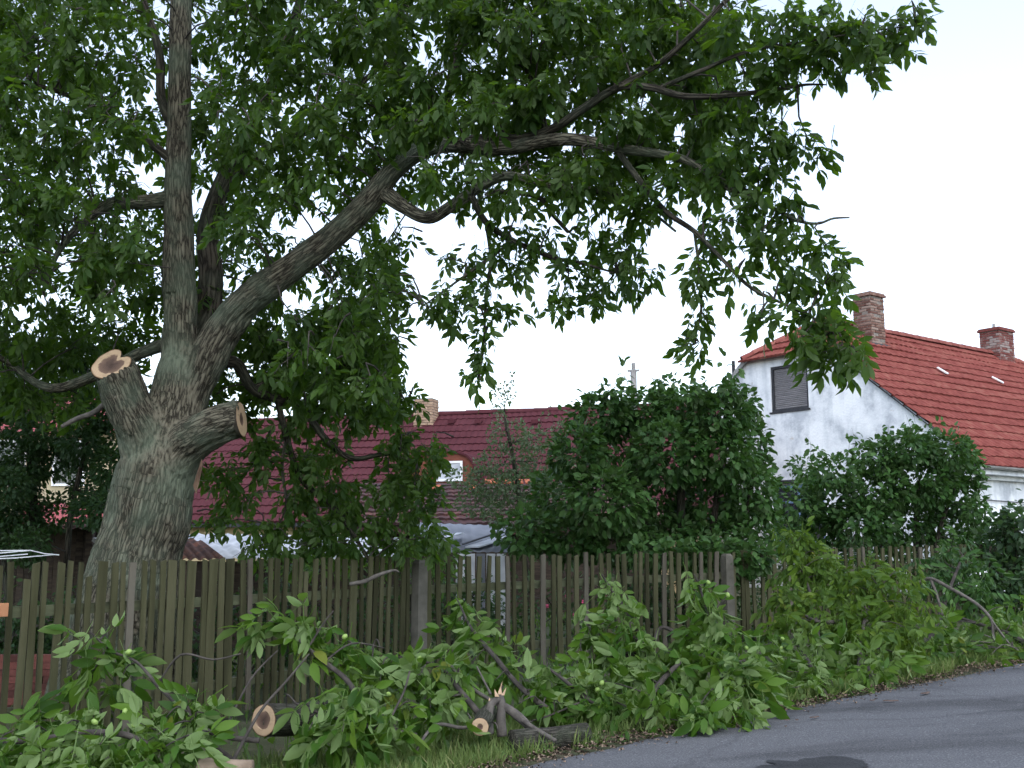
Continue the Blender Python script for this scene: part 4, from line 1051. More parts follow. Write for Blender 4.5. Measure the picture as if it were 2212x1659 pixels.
# --- white house on the right
HC = Vector((10.5, 25.0)); HA = math.atan2(0.602, 0.799)
house = thing('white_house', 'white plastered house with red clay tile roof and half-hipped gable at right', 'house', (HC.x, HC.y, 0), HA)
W_, L_ = 10.1, 13.2
ZE, SL = 3.8, 0.822
ZH, ZR = 6.85, 3.8 + 5.05 * 0.822
tH = (ZH - ZE) / SL
g0 = gz(8) - 0.3
win_t0, win_t1, win_z0, win_z1 = 4.37, 5.62, 5.27, 6.52
low_t0, low_t1, low_z0, low_z1 = 4.0, 5.7, 1.75, 3.28
gable = wall_with_holes('gable_wall', [(0, g0), (W_, g0), (W_, ZE), (W_ - tH, ZH), (tH, ZH), (0, ZE)],
    [[(win_t0, win_z0), (win_t1, win_z0), (win_t1, win_z1), (win_t0, win_z1)], [(low_t0, low_z0), (low_t1, low_z0), (low_t1, low_z1), (low_t0, low_z1)]],
    (0, 0, 0), (0, 1, 0), (0, 0, 1), (0.14, 0, 0), M['plaster'], house)
MB().add([(0, 0, g0), (L_, 0, g0), (L_, 0, ZE), (0, 0, ZE)], [(0, 1, 2, 3)]).add([(0, W_, g0), (L_, W_, g0), (L_, W_, ZE), (0, W_, ZE)], [(3, 2, 1, 0)]).add([(L_, 0, g0), (L_, W_, g0), (L_, W_, ZE), (L_, W_ - tH, ZH), (L_, tH, ZH), (L_, 0, ZE)], [(0, 1, 2, 3, 4, 5)]).build('side_wall', M['plaster'], house)
# attic window with roller shutter
wn_ = MB()
f = 0.07
wn_.box(0.03, 0.11, win_t0, win_t1, win_z0, win_z0 + f); wn_.box(0.03, 0.11, win_t0, win_t1, win_z1 - f, win_z1)
wn_.box(0.033, 0.107, win_t0, win_t0 + f, win_z0 + f, win_z1 - f); wn_.box(0.033, 0.107, win_t1 - f, win_t1, win_z0 + f, win_z1 - f)
wf = wn_.build('window', M['dark_frame'], house, label='attic window with closed grey roller shutter')
wb = MB(); wb.box(-0.03, 0.02, win_t0 - 0.05, win_t1 + 0.05, win_z0 - 0.05, win_z0); wb.build('sill', M['dark_frame'], wf)
ns = 22; hh = (win_z1 - win_z0 - 2 * f) / ns
sl = MB(); q = win_t1 - win_t0 - 2 * f
sl.add([(0, 0, 0), (0, q, 0), (-.012, q, hh * .5), (-.012, 0, hh * .5), (0, q, hh * .94), (0, 0, hh * .94)], [(0, 3, 2, 1), (3, 5, 4, 2)])
slm = me_from('slat', sl.v, sl.f, [M['shutter']])
for i in range(ns):
    o = link('slat', slm, wf); o.location = (0.085, win_t0 + f, win_z0 + f + i * hh)
mb = MB(); mb.box(0.10, 0.12, win_t0, win_t1, win_z0, win_z1); mb.build('backing', M['dark_frame'], wf)
# ground floor window
mb = MB(); f = 0.09; tm = (low_t0 + low_t1) / 2
for t0_, t1_ in ((low_t0, low_t0 + f), (tm - f / 2, tm + f / 2), (low_t1 - f, low_t1)): mb.box(0.05, 0.12, t0_, t1_, low_z0, low_z1)
for z0_, z1_ in ((low_z0, low_z0 + f), (low_z1 - f, low_z1), (low_z1 - 0.5, low_z1 - 0.44)): mb.box(0.054, 0.116, low_t0 + 0.002, low_t1 - 0.002, z0_, z1_)
lw = mb.build('window', M['blue_frame'], house, label='blue framed ground floor window behind the bushes')
mb = MB(); mb.box(0.08, 0.09, low_t0, tm, low_z0, low_z1); mb.build('pane', M['glass'], lw)
mb = MB(); mb.box(0.08, 0.09, tm, low_t1, low_z0, low_z1); mb.build('pane', M['glass'], lw)
mb = MB(); mb.box(-0.05, 0.0, low_t0 - 0.2, low_t1 + 0.2, low_z1 + 0.02, low_z1 + 0.12); mb.build('lintel', M['dark_frame'], lw)
# roof
cs = math.cos(math.atan(SL)); sn = math.sin(math.atan(SL))
ov = 0.42; fo = 0.10
SLEN = (5.05 + ov) / cs; sH = (tH + ov) / cs; HIP = 1.64
roof_under = MB()
for sg, t0_ in ((1, 0), (-1, W_)):
    e = t0_ - sg * ov; m5 = t0_ + sg * 5.05; hH = t0_ + sg * tH; ze = ZE - ov * SL
    dz = -0.03
    roof_under.add([(-fo, e, ze + dz), (L_ + fo, e, ze + dz), (L_ + fo, hH, ZH + dz), (L_ - HIP, m5, ZR + dz), (HIP, m5, ZR + dz), (-fo, hH, ZH + dz)], [(0, 1, 2, 3, 4, 5)])
roof_under.add([(-fo, tH, ZH - .03), (-fo, W_ - tH, ZH - .03), (HIP, 5.05, ZR - .03)], [(0, 1, 2)])
roof_under.add([(L_ + fo, tH, ZH - .03), (L_ + fo, W_ - tH, ZH - .03), (L_ - HIP, 5.05, ZR - .03)], [(0, 1, 2)])
roof = roof_under.build('roof', M['dark_frame'], house)
def lo_s(s): return -fo if s <= sH else -fo + (HIP + fo) * (s - sH) / (SLEN - sH)
def hi_s(s): return L_ + fo if s <= sH else L_ + fo - (HIP + fo) * (s - sH) / (SLEN - sH)
roof_rows(roof, (0, -ov, ZE - ov * SL), (1, 0, 0), (0, cs, sn), SLEN, 17, lo_s, hi_s, M['red_tile'], 0.25, 0.035, 0.034, jitter=0.03)
roof_rows(roof, (0, W_ + ov, ZE - ov * SL), (1, 0, 0), (0, -cs, sn), SLEN, 17, lo_s, hi_s, M['red_tile'], 0.3, 0.022, 0.05, sub=2)
hl = math.hypot(HIP + fo + 0.2, (ZR - ZH)); hu = Vector((HIP + fo, 0, ZR - ZH)).normalized(); hlen = math.hypot(HIP + fo, ZR - ZH)
def hlo(s): return tH - 0.15 + (5.05 - tH + .15) * max(0, s) / hlen
def hhi(s): return W_ - tH + 0.15 - (5.05 - tH + .15) * max(0, s) / hlen
roof_rows(roof, Vector((-fo, 0, ZH)) - hu * 0.18, (0, 1, 0), hu, hlen + 0.16, 5, lambda s: hlo(s - .16), lambda s: hhi(s - .16), M['red_tile'], 0.15, 0.022, 0.04)
ridge_tiles(roof, (HIP - .1, 5.05, ZR + .0), (L_ - HIP, 5.05, ZR + .0), 0.36, 0.13, M['ridge_tile'])
ridge_tiles(roof, (-fo - .1, tH - .05, ZH - .02), (HIP, 5.05, ZR + .02), 0.36, 0.11, M['ridge_tile'])
ridge_tiles(roof, (-fo - .1, W_ - tH + .05, ZH - .02), (HIP, 5.05, ZR + .02), 0.36, 0.11, M['ridge_tile'])
ridge_tiles(roof, (L_ - HIP, 5.05, ZR + .02), (L_ + fo, tH, ZH), 0.36, 0.11, M['ridge_tile'])
# two pale glass tiles lying in the roof slope
nrm = Vector((0, -sn, cs))
def on_roof(x, y):
    """point of the near roof slope seen at (x, y), in house coordinates"""
    r = ray(x, y); mw = house.matrix_basis.inverted()
    ca, sa = math.cos(-HA), math.sin(-HA)
    def loc(p): q = Vector((p.x - HC.x, p.y - HC.y)); return Vector((q.x * ca - q.y * sa, q.x * sa + q.y * ca, p.z))
    p0 = loc(Vector((0, 0, EYE))); p1 = loc(Vector((0, 0, EYE)) + r)
    d = p1 - p0; pt = Vector((0, 0, ZE))
    return p0 + d * ((pt - p0).dot(nrm) / d.dot(nrm))
for (xa, ya), (xb, yb) in (((2021, 800), (2044, 814)), ((2139, 820), (2164, 833))):
    mb = MB(); a, b = on_roof(xa, ya) + nrm * 0.10, on_roof(xb, yb) + nrm * 0.10
    mb.beam(a, b, 0.11, 0.03, nrm); mb.build('glass_tile', M['white_paint'], roof, label='small pale tile in the red roof slope')
# gutter and cornice along the street side
mb = MB()
gp = []
for k in range(7):
    an = math.pi + math.pi * k / 6
    gp.append((math.cos(an) * 0.075, math.sin(an) * 0.075))
for i, xx in enumerate((-0.15, L_ + 0.1)):
    pass
gv = [(xx, -ov - 0.06 + y, ZE - ov * SL - 0.0 + z) for xx in (-0.15, L_ + 0.1) for y, z in gp]
mb.add(gv, [(k, k + 1, 8 + k, 7 + k) for k in range(6)])
mb.build('gutter', M['zinc'], house)
mb = MB(); mb.box(-0.02, L_, -ov + 0.04, -0.003, ZE - 0.52, ZE - 0.36); mb.box(-0.01, L_, -0.16, -0.004, ZE - 0.62, ZE - 0.523); mb.build('cornice', M['plaster'], house)
mb = MB()
pa = []
for i in range(30):
    u_ = i / 29 * L_
    pa.append((Vector((u_, -0.05, 2.72 - 0.06 * math.sin(math.pi * i / 29))), 0.012))
v_, f_, _ = tube_arrays(pa, 5); mb.add(v_, f_); mb.build('cable', M['dark_frame'], house)
c1 = brick_chimney(house, 2.72, 3.37, 4.2, 4.8, 7.0, 8.70, M['brick'], M['mortar'], lab='weathered brick chimney nearest the gable', capmat=M['brick'], broken=0.06)
mb = MB(); mb.add([(2.64, 4.10, 7.16), (3.51, 4.10, 7.16), (3.51, 4.17, 7.32), (2.64, 4.17, 7.32)], [(0, 1, 2, 3)]); mb.build('flashing', M['dark_frame'], c1)
c2 = brick_chimney(house, 10.5, 11.42, 4.7, 5.4, 7.6, 8.72, M['red_brick'], M['mortar'], lab='wide red chimney with plaster remains farther along the ridge', capmat=M['red_brick'])
mb = MB(); v_, f_, _ = tube_arrays([(Vector((10.75, 5.0, 8.8)), .05), (Vector((10.75, 5.0, 8.98)), .05)], 8); mb.add(v_, f_); mb.build('pipe', M['zinc'], c2)
# verge boards of the left roof edge
mb = MB(); mb.beam((-fo, W_ + ov, ZE - ov * SL - .02), (-fo, W_ - tH, ZH - .02), 0.05, 0.12); mb.build('verge', M['zinc'], house)
mb = MB(); v_, f_, _ = tube_arrays([(Vector((0.3, W_ - 2.9, 5.6)), .05), (Vector((0.3, W_ - 2.9, 6.95)), .05)], 8); mb.add(v_, f_); mb.build('vent_pipe', M['dark_frame'], house)

# --- wine-red metal roof house in the middle
PA = math.atan2(-0.29, 0.957)
red = thing('long_house', 'long low house with wine-red metal tile roof in the middle background', 'house', (-11.4, 30.5, 0), PA)
PL, PD, PZ0, PZR = 16.6, 4.3, 2.27, 5.55
mb = MB(); mb.box(0.2, PL - 0.2, 0.35, PD * 2 - .35, gz(-8) - .3, PZ0 + 0.12); mb.build('wall', M['ochre'], red)
mb = MB(); mb.add([(0, 0, PZ0 - .04), (PL, 0, PZ0 - .04), (PL, PD, PZR - .05), (0, PD, PZR - .05), (PL, 2 * PD, PZ0 - .04), (0, 2 * PD, PZ0 - .04)], [(0, 1, 2, 3), (3, 2, 4, 5), (0, 3, 5), (1, 4, 2)])
proof = mb.build('roof', M['purple_tile'], red)
pu = Vector((0, PD, PZR - PZ0)); plen = pu.length
roof_rows(proof, (0, 0, PZ0), (1, 0, 0), pu, plen, 15, lambda s: 0.0, lambda s: PL, M['purple_tile'], 0.19, 0.028, 0.028, jitter=0.0, sub=4)
ridge_tiles(proof, (-.05, PD, PZR - .02), (PL, PD, PZR - .02), 0.42, 0.11, M['purple_tile'])
mb = MB(); mb.beam((0, -0.03, PZ0 - 0.07), (PL, -0.03, PZ0 - 0.07), 0.12, 0.10); mb.build('gutter', M['dark_frame'], red)
def on_red(x, y):
    r = ray(x, y); ca, sa = math.cos(-PA), math.sin(-PA)
    def loc(p): q = Vector((p.x + 11.4, p.y - 30.5)); return Vector((q.x * ca - q.y * sa, q.x * sa + q.y * ca, p.z))
    p0 = loc(Vector((0, 0, EYE))); d = loc(Vector((0, 0, EYE)) + r) - p0
    nn = Vector((0, -(PZR - PZ0), PD)).normalized(); pt = Vector((0, 0, PZ0))
    return p0 + d * ((pt - p0).dot(nn) / d.dot(nn))
for x in (976, 1034, 1156, 1221):
    p = on_red(x, 917); mb = MB()
    mb.add([(-.10, -.12, .02), (.10, -.12, .02), (.10, .14, .16), (-.10, .14, .16), (-.08, -.12, .13), (.08, -.12, .13)], [(0, 1, 5, 4), (4, 5, 2, 3), (1, 2, 5), (0, 4, 3)])
    o = mb.build('roof_vent', M['purple_tile'], proof); o.location = p
pcm = on_red(908, 932)
brick_chimney(red, pcm.x - .30, pcm.x + .30, 3.72, 4.25, 4.7, 5.98, M['beige_brick'], M['dark_mortar'], cap=False, lab='pale beige brick chimney on the ridge')
mb = MB(); v_, f_, _ = tube_arrays([(Vector((0, 0, 0)), .09), (Vector((0, 0, 1.35)), .09)], 12); mb.add(v_, f_)
v_, f_, _ = tube_arrays([(Vector((0, 0, 1.35)), .055), (Vector((0, 0, 1.58)), .055)], 10); mb.add(v_, f_); mb.box(-.17, .17, -.03, .03, 1.335, 1.39)
fp = on_red(1370, 888); o = mb.build('flue_pipe', M['zinc'], red, label='grey metal flue pipe with a cross piece'); o.location = (fp.x, PD - 0.2, PZR - 0.35)
# arched dormer
dc = on_red(957, 1062); dcx, dy0 = dc.x, dc.y
dw, dz0 = 0.92, dc.z
def arch(t):
    an = math.pi * t; c_, s_ = math.cos(an), math.sin(an)
    return (dw * (abs(c_) ** 0.6) * (1 if c_ > 0 else -1), 1.02 * (s_ ** 0.62))
K = 16
prof = [arch(k / K) for k in range(K + 1)]
dw_ = 0
dv = [(dcx + a_, dy0, dz0 + b_) for a_, b_ in prof] + [(dcx, dy0, dz0 + .1)]
mb = MB(); mb.add(dv, [(k + 1, k, K + 1) for k in range(K)]); dorm = mb.build('dormer', M['orange_plaster'], red, label='arched roof dormer with orange wall and white window')
rv = []
for dy, gsc in ((-0.05, 1.05), (1.9, 1.05)): rv += [(dcx + a_ * gsc, dy0 + dy, dz0 + b_ * gsc) for a_, b_ in prof]
for dy, gsc in ((-0.05, 1.0),): rv += [(dcx + a_ * gsc, dy0 + dy, dz0 + b_ * gsc) for a_, b_ in prof]
mb = MB(); mb.add(rv, [(k, k + 1, K + 2 + k, K + 1 + k) for k in range(K)] + [(k + 1, k, 2 * K + 2 + k, 2 * K + 3 + k) for k in range(K)]); mb.build('dormer_roof', M['purple_tile'], dorm)
wx0, wx1, wz0, wz1 = dcx - 0.17, dcx + 0.55, dz0 + 0.27, dz0 + 0.80
mb = MB(); mb.box(wx0, wx1, dy0 - .05, dy0 - .01, wz0, wz0 + .06); mb.box(wx0, wx1, dy0 - .05, dy0 - .01, wz1 - .06, wz1); mb.box(wx0, wx0 + .06, dy0 - .052, dy0 - .012, wz0 + .06, wz1 - .06); mb.box(wx1 - .06, wx1, dy0 - .052, dy0 - .012, wz0 + .06, wz1 - .06)
dwn = mb.build('window_frame', M['white_paint'], dorm)
mb = MB(); mb.box(wx0 + .05, wx1 - .05, dy0 - .03, dy0 - .012, wz0 + .05, wz1 - .05); mb.build('window_blind', M['white_sheet'], dorm)

# --- old clay tile outbuilding in front of it
ob = thing('tile_outbuilding', 'outbuilding with patched brown clay tile roof between apple tree and red house', 'outbuilding', (-3.6, 23.0, 0), R(4))
mb = MB(); mb.box(0.1, 6.8, 0.3, 2.9, 0, 2.1); mb.build('wall', M['dark_wood'], ob)
mb = MB(); mb.add([(0, 0, 2.08), (7, 0, 2.08), (7, 2.9, 3.12), (0, 2.9, 3.12), (7, 2.9, 0.2), (0, 2.9, .2), (7, 0, 1.9), (0, 0, 1.9)], [(0, 1, 2, 3), (3, 2, 4, 5), (7, 6, 1, 0), (0, 3, 5, 7), (1, 6, 4, 2)]); obr = mb.build('roof', M['old_tile'], ob)
uu = Vector((0, 2.9, 1.04))
roof_rows(obr, (0, -.08, 2.09), (1, 0, 0), uu, uu.length, 11, lambda s: 0.0, lambda s: 7.0, M['old_tile'], 0.2, 0.02, 0.035, jitter=0.05, sub=3)
for k, (x, y) in enumerate([(1090, 1022), (1115, 1020), (1140, 1022), (1165, 1024), (1180, 1030), (1075, 1030), (1035, 1062), (955, 1063)]):
    mb = MB(); d_ = 25.0; p = P(x, y, d_); q = Vector((p.x + 3.6, p.y - 23.0, p.z))
    sl_ = 2.0 + (q.x % .3); yy = min(2.7, max(0.3, (p.z - 2.08) / 1.04 * 2.9)); zz = 2.14 + yy * 1.04 / 2.9
    mb.beam((q.x, yy, zz + .03), (q.x, yy + 0.28, zz + 0.10 + .03), 0.22, 0.03); mb.build('roof_tile', M['orange_tile'], obr, label='fresh orange replacement tile')

# --- grey sheet metal lean-to in front, white sheet panels
def corr_sheet(name, a, b, c, d, mat, parent, period=0.1, amp=0.012, along=True, **kw):
    """corrugated sheet spanned by corners a-b (low edge) and d-c (high edge)"""
    a, b, c, d = map(Vector, (a, b, c, d)); n = (b - a).cross(d - a).normalized()
    if n.z < 0: n = -n
    L = (b - a).length; cols = max(4, int(L / period * 4))
    V, F = [], []
    for k in range(cols + 1):
        t = k / cols; w = n * amp * math.sin(2 * math.pi * t * L / period)
        V += [a.lerp(b, t) + w, d.lerp(c, t) + w, a.lerp(b, t) + w - n * .008, d.lerp(c, t) + w - n * .008]
    for k in range(cols):
        q = k * 4; F += [(q, q + 4, q + 5, q + 1), (q + 2, q + 3, q + 7, q + 6), (q, q + 2, q + 6, q + 4)]
    return link(name, me_from(name, V, F, [mat], True), parent, **kw)

def W_at(x, y, d): return P(x, y, d)
lt = thing('metal_shed', 'grey sheet metal shed with pale battens below the clay tile roof', 'shed', base_at(1000, 20.5))
lb = lt.location
corr_sheet('roof', P(905, 1192, 19.8) - lb, P(1105, 1192, 19.8) - lb, P(1105, 1136, 22.4) - lb, P(880, 1128, 22.4) - lb, M['grey_sheet'], lt, 0.16, 0.01)
for (xa, ya, xb, yb, w) in [(1000, 1184, 1085, 1155, .05), (912, 1178, 948, 1168, .16), (955, 1171, 995, 1160, .14), (1020, 1190, 1090, 1168, .3)]:
    mb = MB(); a, b = P(xa, ya, 19.9) - lb, P(xb, yb, 20.9) - lb
    a.z += .07; b.z += .07
    mb.beam(a, b, w, 0.025); mb.build('batten', M['dark_frame'] if w < .1 else M['white_sheet'], lt)
for i in range(5):
    x0 = 985 + i * 22
    mb = MB(); a, b = P(x0, 1196, 19.7) - lb, P(x0 + 19, 1196, 19.7) - lb
    mb.add([(a.x, a.y, 0), (b.x, b.y, 0), (b.x, b.y, b.z), (a.x, a.y, a.z), (a.x, a.y + .03, 0), (b.x, b.y + .03, 0), (b.x, b.y + .03, b.z), (a.x, a.y + .03, a.z)], [(0, 1, 2, 3), (7, 6, 5, 4), (3, 2, 6, 7), (0, 3, 7, 4), (1, 5, 6, 2)])
    mb.build('wall_panel', M['white_sheet'] if i in (0, 1, 3, 4) else M['grey_sheet'], lt)

# rusty shed and white roofed shed right of the trunk
rsd = thing('rusty_shed', 'low shed with rusty corrugated roof right behind the walnut trunk', 'shed', base_at(430, 14.5)); rb_ = rsd.location
corr_sheet('roof', P(376, 1207, 14.0) - rb_, P(486, 1207, 14.0) - rb_, P(438, 1170, 15.6) - rb_, P(330, 1140, 15.6) - rb_, M['rust_sheet'], rsd, 0.12, 0.02)
for i in range(8):
    x0 = 372 + i * 13.5
    mb = MB(); a, b = P(x0, 1212, 14.2) - rb_, P(x0 + 12.5, 1212, 14.2) - rb_
    mb.box(a.x, b.x, a.y, a.y + .03, 0, a.z); mb.build('plank', M['dark_wood'], rsd)
wsd = thing('white_roof_shed', 'long shed with white sheet roof seen below the wine-red eaves', 'shed', base_at(600, 18)); wb_ = wsd.location
corr_sheet('roof', P(470, 1207, 16.6) - wb_, P(880, 1203, 16.6) - wb_, P(860, 1163, 18.6) - wb_, P(385, 1152, 18.6) - wb_, M['white_sheet'], wsd, 0.2, 0.02)
mb = MB(); a, b = P(480, 1207, 16.9) - wb_, P(870, 1207, 16.9) - wb_
mb.add([(a.x, a.y, 0), (b.x, b.y, 0), (b.x, b.y, b.z - .05), (a.x, a.y, a.z - .05), (a.x, a.y + 1.6, 0), (b.x, b.y + 1.6, 0), (b.x, b.y + 1.6, b.z - .05), (a.x, a.y + 1.6, a.z - .05)], [(0, 1, 2, 3), (7, 6, 5, 4), (3, 2, 6, 7), (0, 3, 7, 4), (1, 5, 6, 2)]); mb.build('wall', M['dark_wood'], wsd)

# dark plank shed, red lean-to and cream house at the left
dsd = thing('plank_shed', 'dark wooden plank shed behind the fence left of the trunk', 'shed', base_at(140, 16.2)); db_ = dsd.location
for i in range(18):
    x0 = -66 + i * 15.5
    mb = MB(); a, b = P(x0, 1136, 16.0) - db_, P(x0 + 14.5, 1136, 16.0) - db_
    mb.box(a.x, b.x, a.y, a.y + .03, 0, a.z); mb.build('plank', M['dark_wood'], dsd)
corr_sheet('roof', P(-90, 1140, 15.7) - db_, P(222, 1140, 15.7) - db_, P(222, 1128, 17.5) - db_, P(-90, 1128, 17.5) - db_, M['rust_sheet'], dsd, 0.12, 0.02)
mb = MB(); a, b = P(204, 1165, 15.5) - db_, P(236, 1185, 15.4) - db_; mb.beam(a, b, .08, .06); mb.build('gutter', M['zinc'], dsd)
mb = MB(); mb.beam(Vector((P(197, 1180, 15.9) - db_).xy.to_3d()), P(197, 1128, 15.9) - db_, .1, .1, (1, 0, 0)); mb.build('post', M['dark_wood'], dsd)
rl = thing('red_lean_to', 'lean-to with plain pinkish red sheet roof behind the plank shed', 'outbuilding', base_at(150, 22)); rb2 = rl.location
corr_sheet('roof', P(40, 1142, 20) - rb2, P(250, 1146, 20) - rb2, P(250, 1090, 23) - rb2, P(55, 1084, 23) - rb2, M['pink_roof'], rl, 0.25, 0.006)
mb = MB(); a, b = P(50, 1150, 20.4) - rb2, P(245, 1150, 20.4) - rb2; mb.box(a.x, b.x, a.y, a.y + 2.4, 0, 1.9); mb.build('wall', M['orange_plaster'], rl)
ch = thing('cream_house', 'cream plastered house with pinkish roof hidden behind the dark plum tree', 'house', base_at(60, 33)); cb = ch.location
a, b = P(-120, 1180, 33) - cb, P(245, 1180, 33) - cb
zt = (P(60, 930, 33) - cb).z; zr_ = (P(60, 930, 33) - cb).z
mb = MB(); mb.box(a.x, b.x, a.y, a.y + 7, 0, zt); chw = mb.build('wall', M['cream'], ch)
mb = MB(); mb.add([(a.x - .3, a.y - .4, zt - .1), (b.x + .3, a.y - .4, zt - .1), (b.x + .3, a.y + 3.5, zr_ + 1.6), (a.x - .3, a.y + 3.5, zr_ + 1.6), (b.x + .3, a.y + 7.4, zt - .1), (a.x - .3, a.y + 7.4, zt - .1)], [(0, 1, 2, 3), (3, 2, 4, 5), (0, 3, 5), (1, 4, 2)]); chr_ = mb.build('roof', M['pink_roof'], ch)
for xw in (20, 150):
    p = P(xw, 1000, 33) - cb; mb = MB(); mb.box(p.x - .5, p.x + .5, a.y - .05, a.y - .002, p.z - .7, p.z + .7); w_ = mb.build('window', M['white_paint'], ch)
    mb = MB(); mb.box(p.x - .42, p.x + .42, a.y - .06, a.y - .052, p.z - .62, p.z + .62); mb.build('pane', M['glass'], w_)
# low brick wall behind the left fence
bw = thing('brick_stack', 'low stack of red bricks seen between the pickets at left', 'bricks', base_at(130, 11.5)); bwb = bw.location
brk = MB(); brk.box(0, .24, 0, .11, 0, .068); brm = me_from('brick', brk.v, brk.f, [M['stack_brick']])
for r_ in range(8):
    for c_ in range(9):
        o = link('brick', brm, bw); o.location = (-1.1 + c_ * .25 + (r_ % 2) * .12 + rnd.uniform(-.008, .008), rnd.uniform(-.01, .01), r_ * .072); o.rotation_euler = (0, 0, rnd.uniform(-.04, .04))
# clothes drier arms at the left edge
cd = thing('clothes_drier', 'white rotary clothes drier arms showing above the left fence', 'clothes drier', base_at(-60, 11.2)); cdb = cd.location
mb = MB(); v_, f_, _ = tube_arrays([(Vector((-.1, 0, 0)), .02), (Vector((-.1, 0, (P(30, 1200, 11.2) - cdb).z)), .02)], 8); mb.add(v_, f_); mb.build('pole', M['wire'], cd)
for pts in ([(-60, 1196), (66, 1189)], [(-60, 1209), (122, 1198)], [(-60, 1203), (60, 1197)], [(66, 1189), (128, 1199)], [(-60, 1186), (66, 1189)]):
    a, b = P(pts[0][0], pts[0][1], 11.2) - cdb, P(pts[1][0], pts[1][1], 11.3) - cdb
    mb = MB(); v_, f_, _ = tube_arrays([(a, .006), (a.lerp(b, .5) - Vector((0, 0, .01)), .006), (b, .006)], 6); mb.add(v_, f_); mb.build('arm', M['wire'], cd)

# ------------------------------------------------------------------ picket fence
FP = [Vector((-5.0, 7.42)), Vector((-4.02, 8.5)), Vector((-1.01, 11.8)), Vector((3.06, 14.5)), Vector((7.6, 17.5)), Vector((11.0, 19.6))]
FT = [1.515, 1.52, 1.535, 1.585, 1.68, 1.74]
PITCHES = [0.088, 0.096, 0.125, 0.135, 0.15]
fence = thing('picket_fence', 'long weathered brown picket fence with concrete posts along the verge', 'fence', (0, 0, 0))
pick_cache = {}
def picket_mesh(w, h, var):
    key = (round(w, 3), round(h, 2), var)
    if key not in pick_cache:
        r = random.Random(var * 77 + int(w * 1000))
        K = 5; V, F = [], []
        bx, by = r.uniform(-.012, .012), r.uniform(-.012, .012)
        for i in range(K + 1):
            t = i / K; z = h * t; ww = w * (1 - .06 * t) * (1 + r.uniform(-.03, .03)) / 2; th = .011
            ox = bx * math.sin(math.pi * t) + r.uniform(-.0015, .0015); oy = by * math.sin(math.pi * t)
            e = .004
            zz = [z] * 4
            if i == K: zz = [z + r.uniform(-.012, .01) for _ in range(4)]
            V += [(ox - ww, oy - th, zz[0]), (ox + ww, oy - th, zz[1]), (ox + ww, oy + th, zz[1]), (ox - ww, oy + th, zz[0])]
        for i in range(K):
            for k in range(4):
                a, b = i * 4 + k, i * 4 + (k + 1) % 4
                F.append((a, b, b + 4, a + 4))
        F += [(3, 2, 1, 0), (K * 4, K * 4 + 1, K * 4 + 2, K * 4 + 3)]
        pick_cache[key] = me_from('picket', V, F, [M['picket']])
    return pick_cache[key]
grey_cache = {}
POSTS = []
def fence_point_at_px(x):
    for a, b, ta, tb_ in zip(FP[:-1], FP[1:], FT[:-1], FT[1:]):
        k = (x - CX) / FPX / math.cos(0)
        # X / Y_cam: use the horizontal bearing at eye level
        kk = (x - CX) / FPX / _cp
        den = (b.x - a.x) - kk * (b.y - a.y)
        s = (kk * a.y - a.x) / den
        if 0 <= s <= 1: return a.lerp(b, s), ta + (tb_ - ta) * s, (b - a).normalized()
    return None
post_px = [905, 1553, 2121]
for x in post_px: POSTS.append(fence_point_at_px(x))
npk = 0
for seg in range(len(FP) - 1):
    a, b = FP[seg], FP[seg + 1]; L = (b - a).length; t = (b - a).normalized(); nrm2 = Vector((t.y, -t.x))
    yaw = math.atan2(t.y, t.x); s = 0.02
    while s < L:
        q = a + t * s; top = FT[seg] + (FT[seg + 1] - FT[seg]) * s / L + rnd.uniform(-.012, .014)
        if any((q - p[0]).length < 0.10 for p in POSTS): s += 0.05; continue
        zb = gz(q.x) + 0.06 + rnd.uniform(-.01, .04)
        wd = rnd.choice([.042, .047, .05, .054, .06]) * (1 + 0.25 * max(0, seg - 1) / 2)
        if seg < 2 and rnd.random() < .16: wd = .085
        h = top - zb
        if rnd.random() < 0.02: h -= 0.12
        me_ = picket_mesh(wd, round(h, 2), rnd.randrange(6))
        grey = rnd.random() < (0.03 if seg < 2 else 0.14)
        if grey:
            if me_.name not in grey_cache:
                g_ = me_.copy(); g_.materials.clear(); g_.materials.append(M['grey_picket']); grey_cache[me_.name] = g_
            me_ = grey_cache[me_.name]
        o = link('picket', me_, fence); npk += 1
        o.location = (q.x + nrm2.x * .03, q.y + nrm2.y * .03, zb); o.rotation_euler = (rnd.gauss(0, .006), rnd.gauss(0, .011), yaw + rnd.gauss(0, .06))
        s += PITCHES[seg] * rnd.uniform(.9, 1.1) + (wd - .054) * .5
    for hz_ in (0.36, 1.12):
        mb = MB(); za = gz(a.x) + (FT[seg] - gz(a.x)) * hz_ / 1.5; zb2 = gz(b.x) + (FT[seg + 1] - gz(b.x)) * hz_ / 1.5
        mb.beam((a.x - nrm2.x * .02, a.y - nrm2.y * .02, za), (b.x - nrm2.x * .02, b.y - nrm2.y * .02, zb2), 0.05, 0.085); mb.build('rail', M['rail'], fence)
for (q, top, t) in POSTS:
    K = 12; mb = MB(); yaw = math.atan2(t.y, t.x); hw = .065; zb = gz(q.x) - .05; h = top - .03 - zb
    sec = [(-hw, -.055), (hw, -.055), (hw, .055), (-hw, .055)]
    V, F = [], []
    for z, sc_ in ((0, 1.06), (h - .08, 1.0), (h - .03, .9), (h, .6)):
        V += [(x * sc_, y * (1 if z < h - .1 else sc_), z) for x, y in sec]
    for i in range(3):
        for k in range(4): a, b = i * 4 + k, i * 4 + (k + 1) % 4; F.append((a, b, b + 4, a + 4))
    F.append((12, 13, 14, 15))
    mb.add(V, F); o = mb.build('concrete_post', M['concrete'], fence); n2 = Vector((t.y, -t.x)); o.location = (q.x + n2.x * .05, q.y + n2.y * .05, zb); o.rotation_euler = (0, 0, yaw)
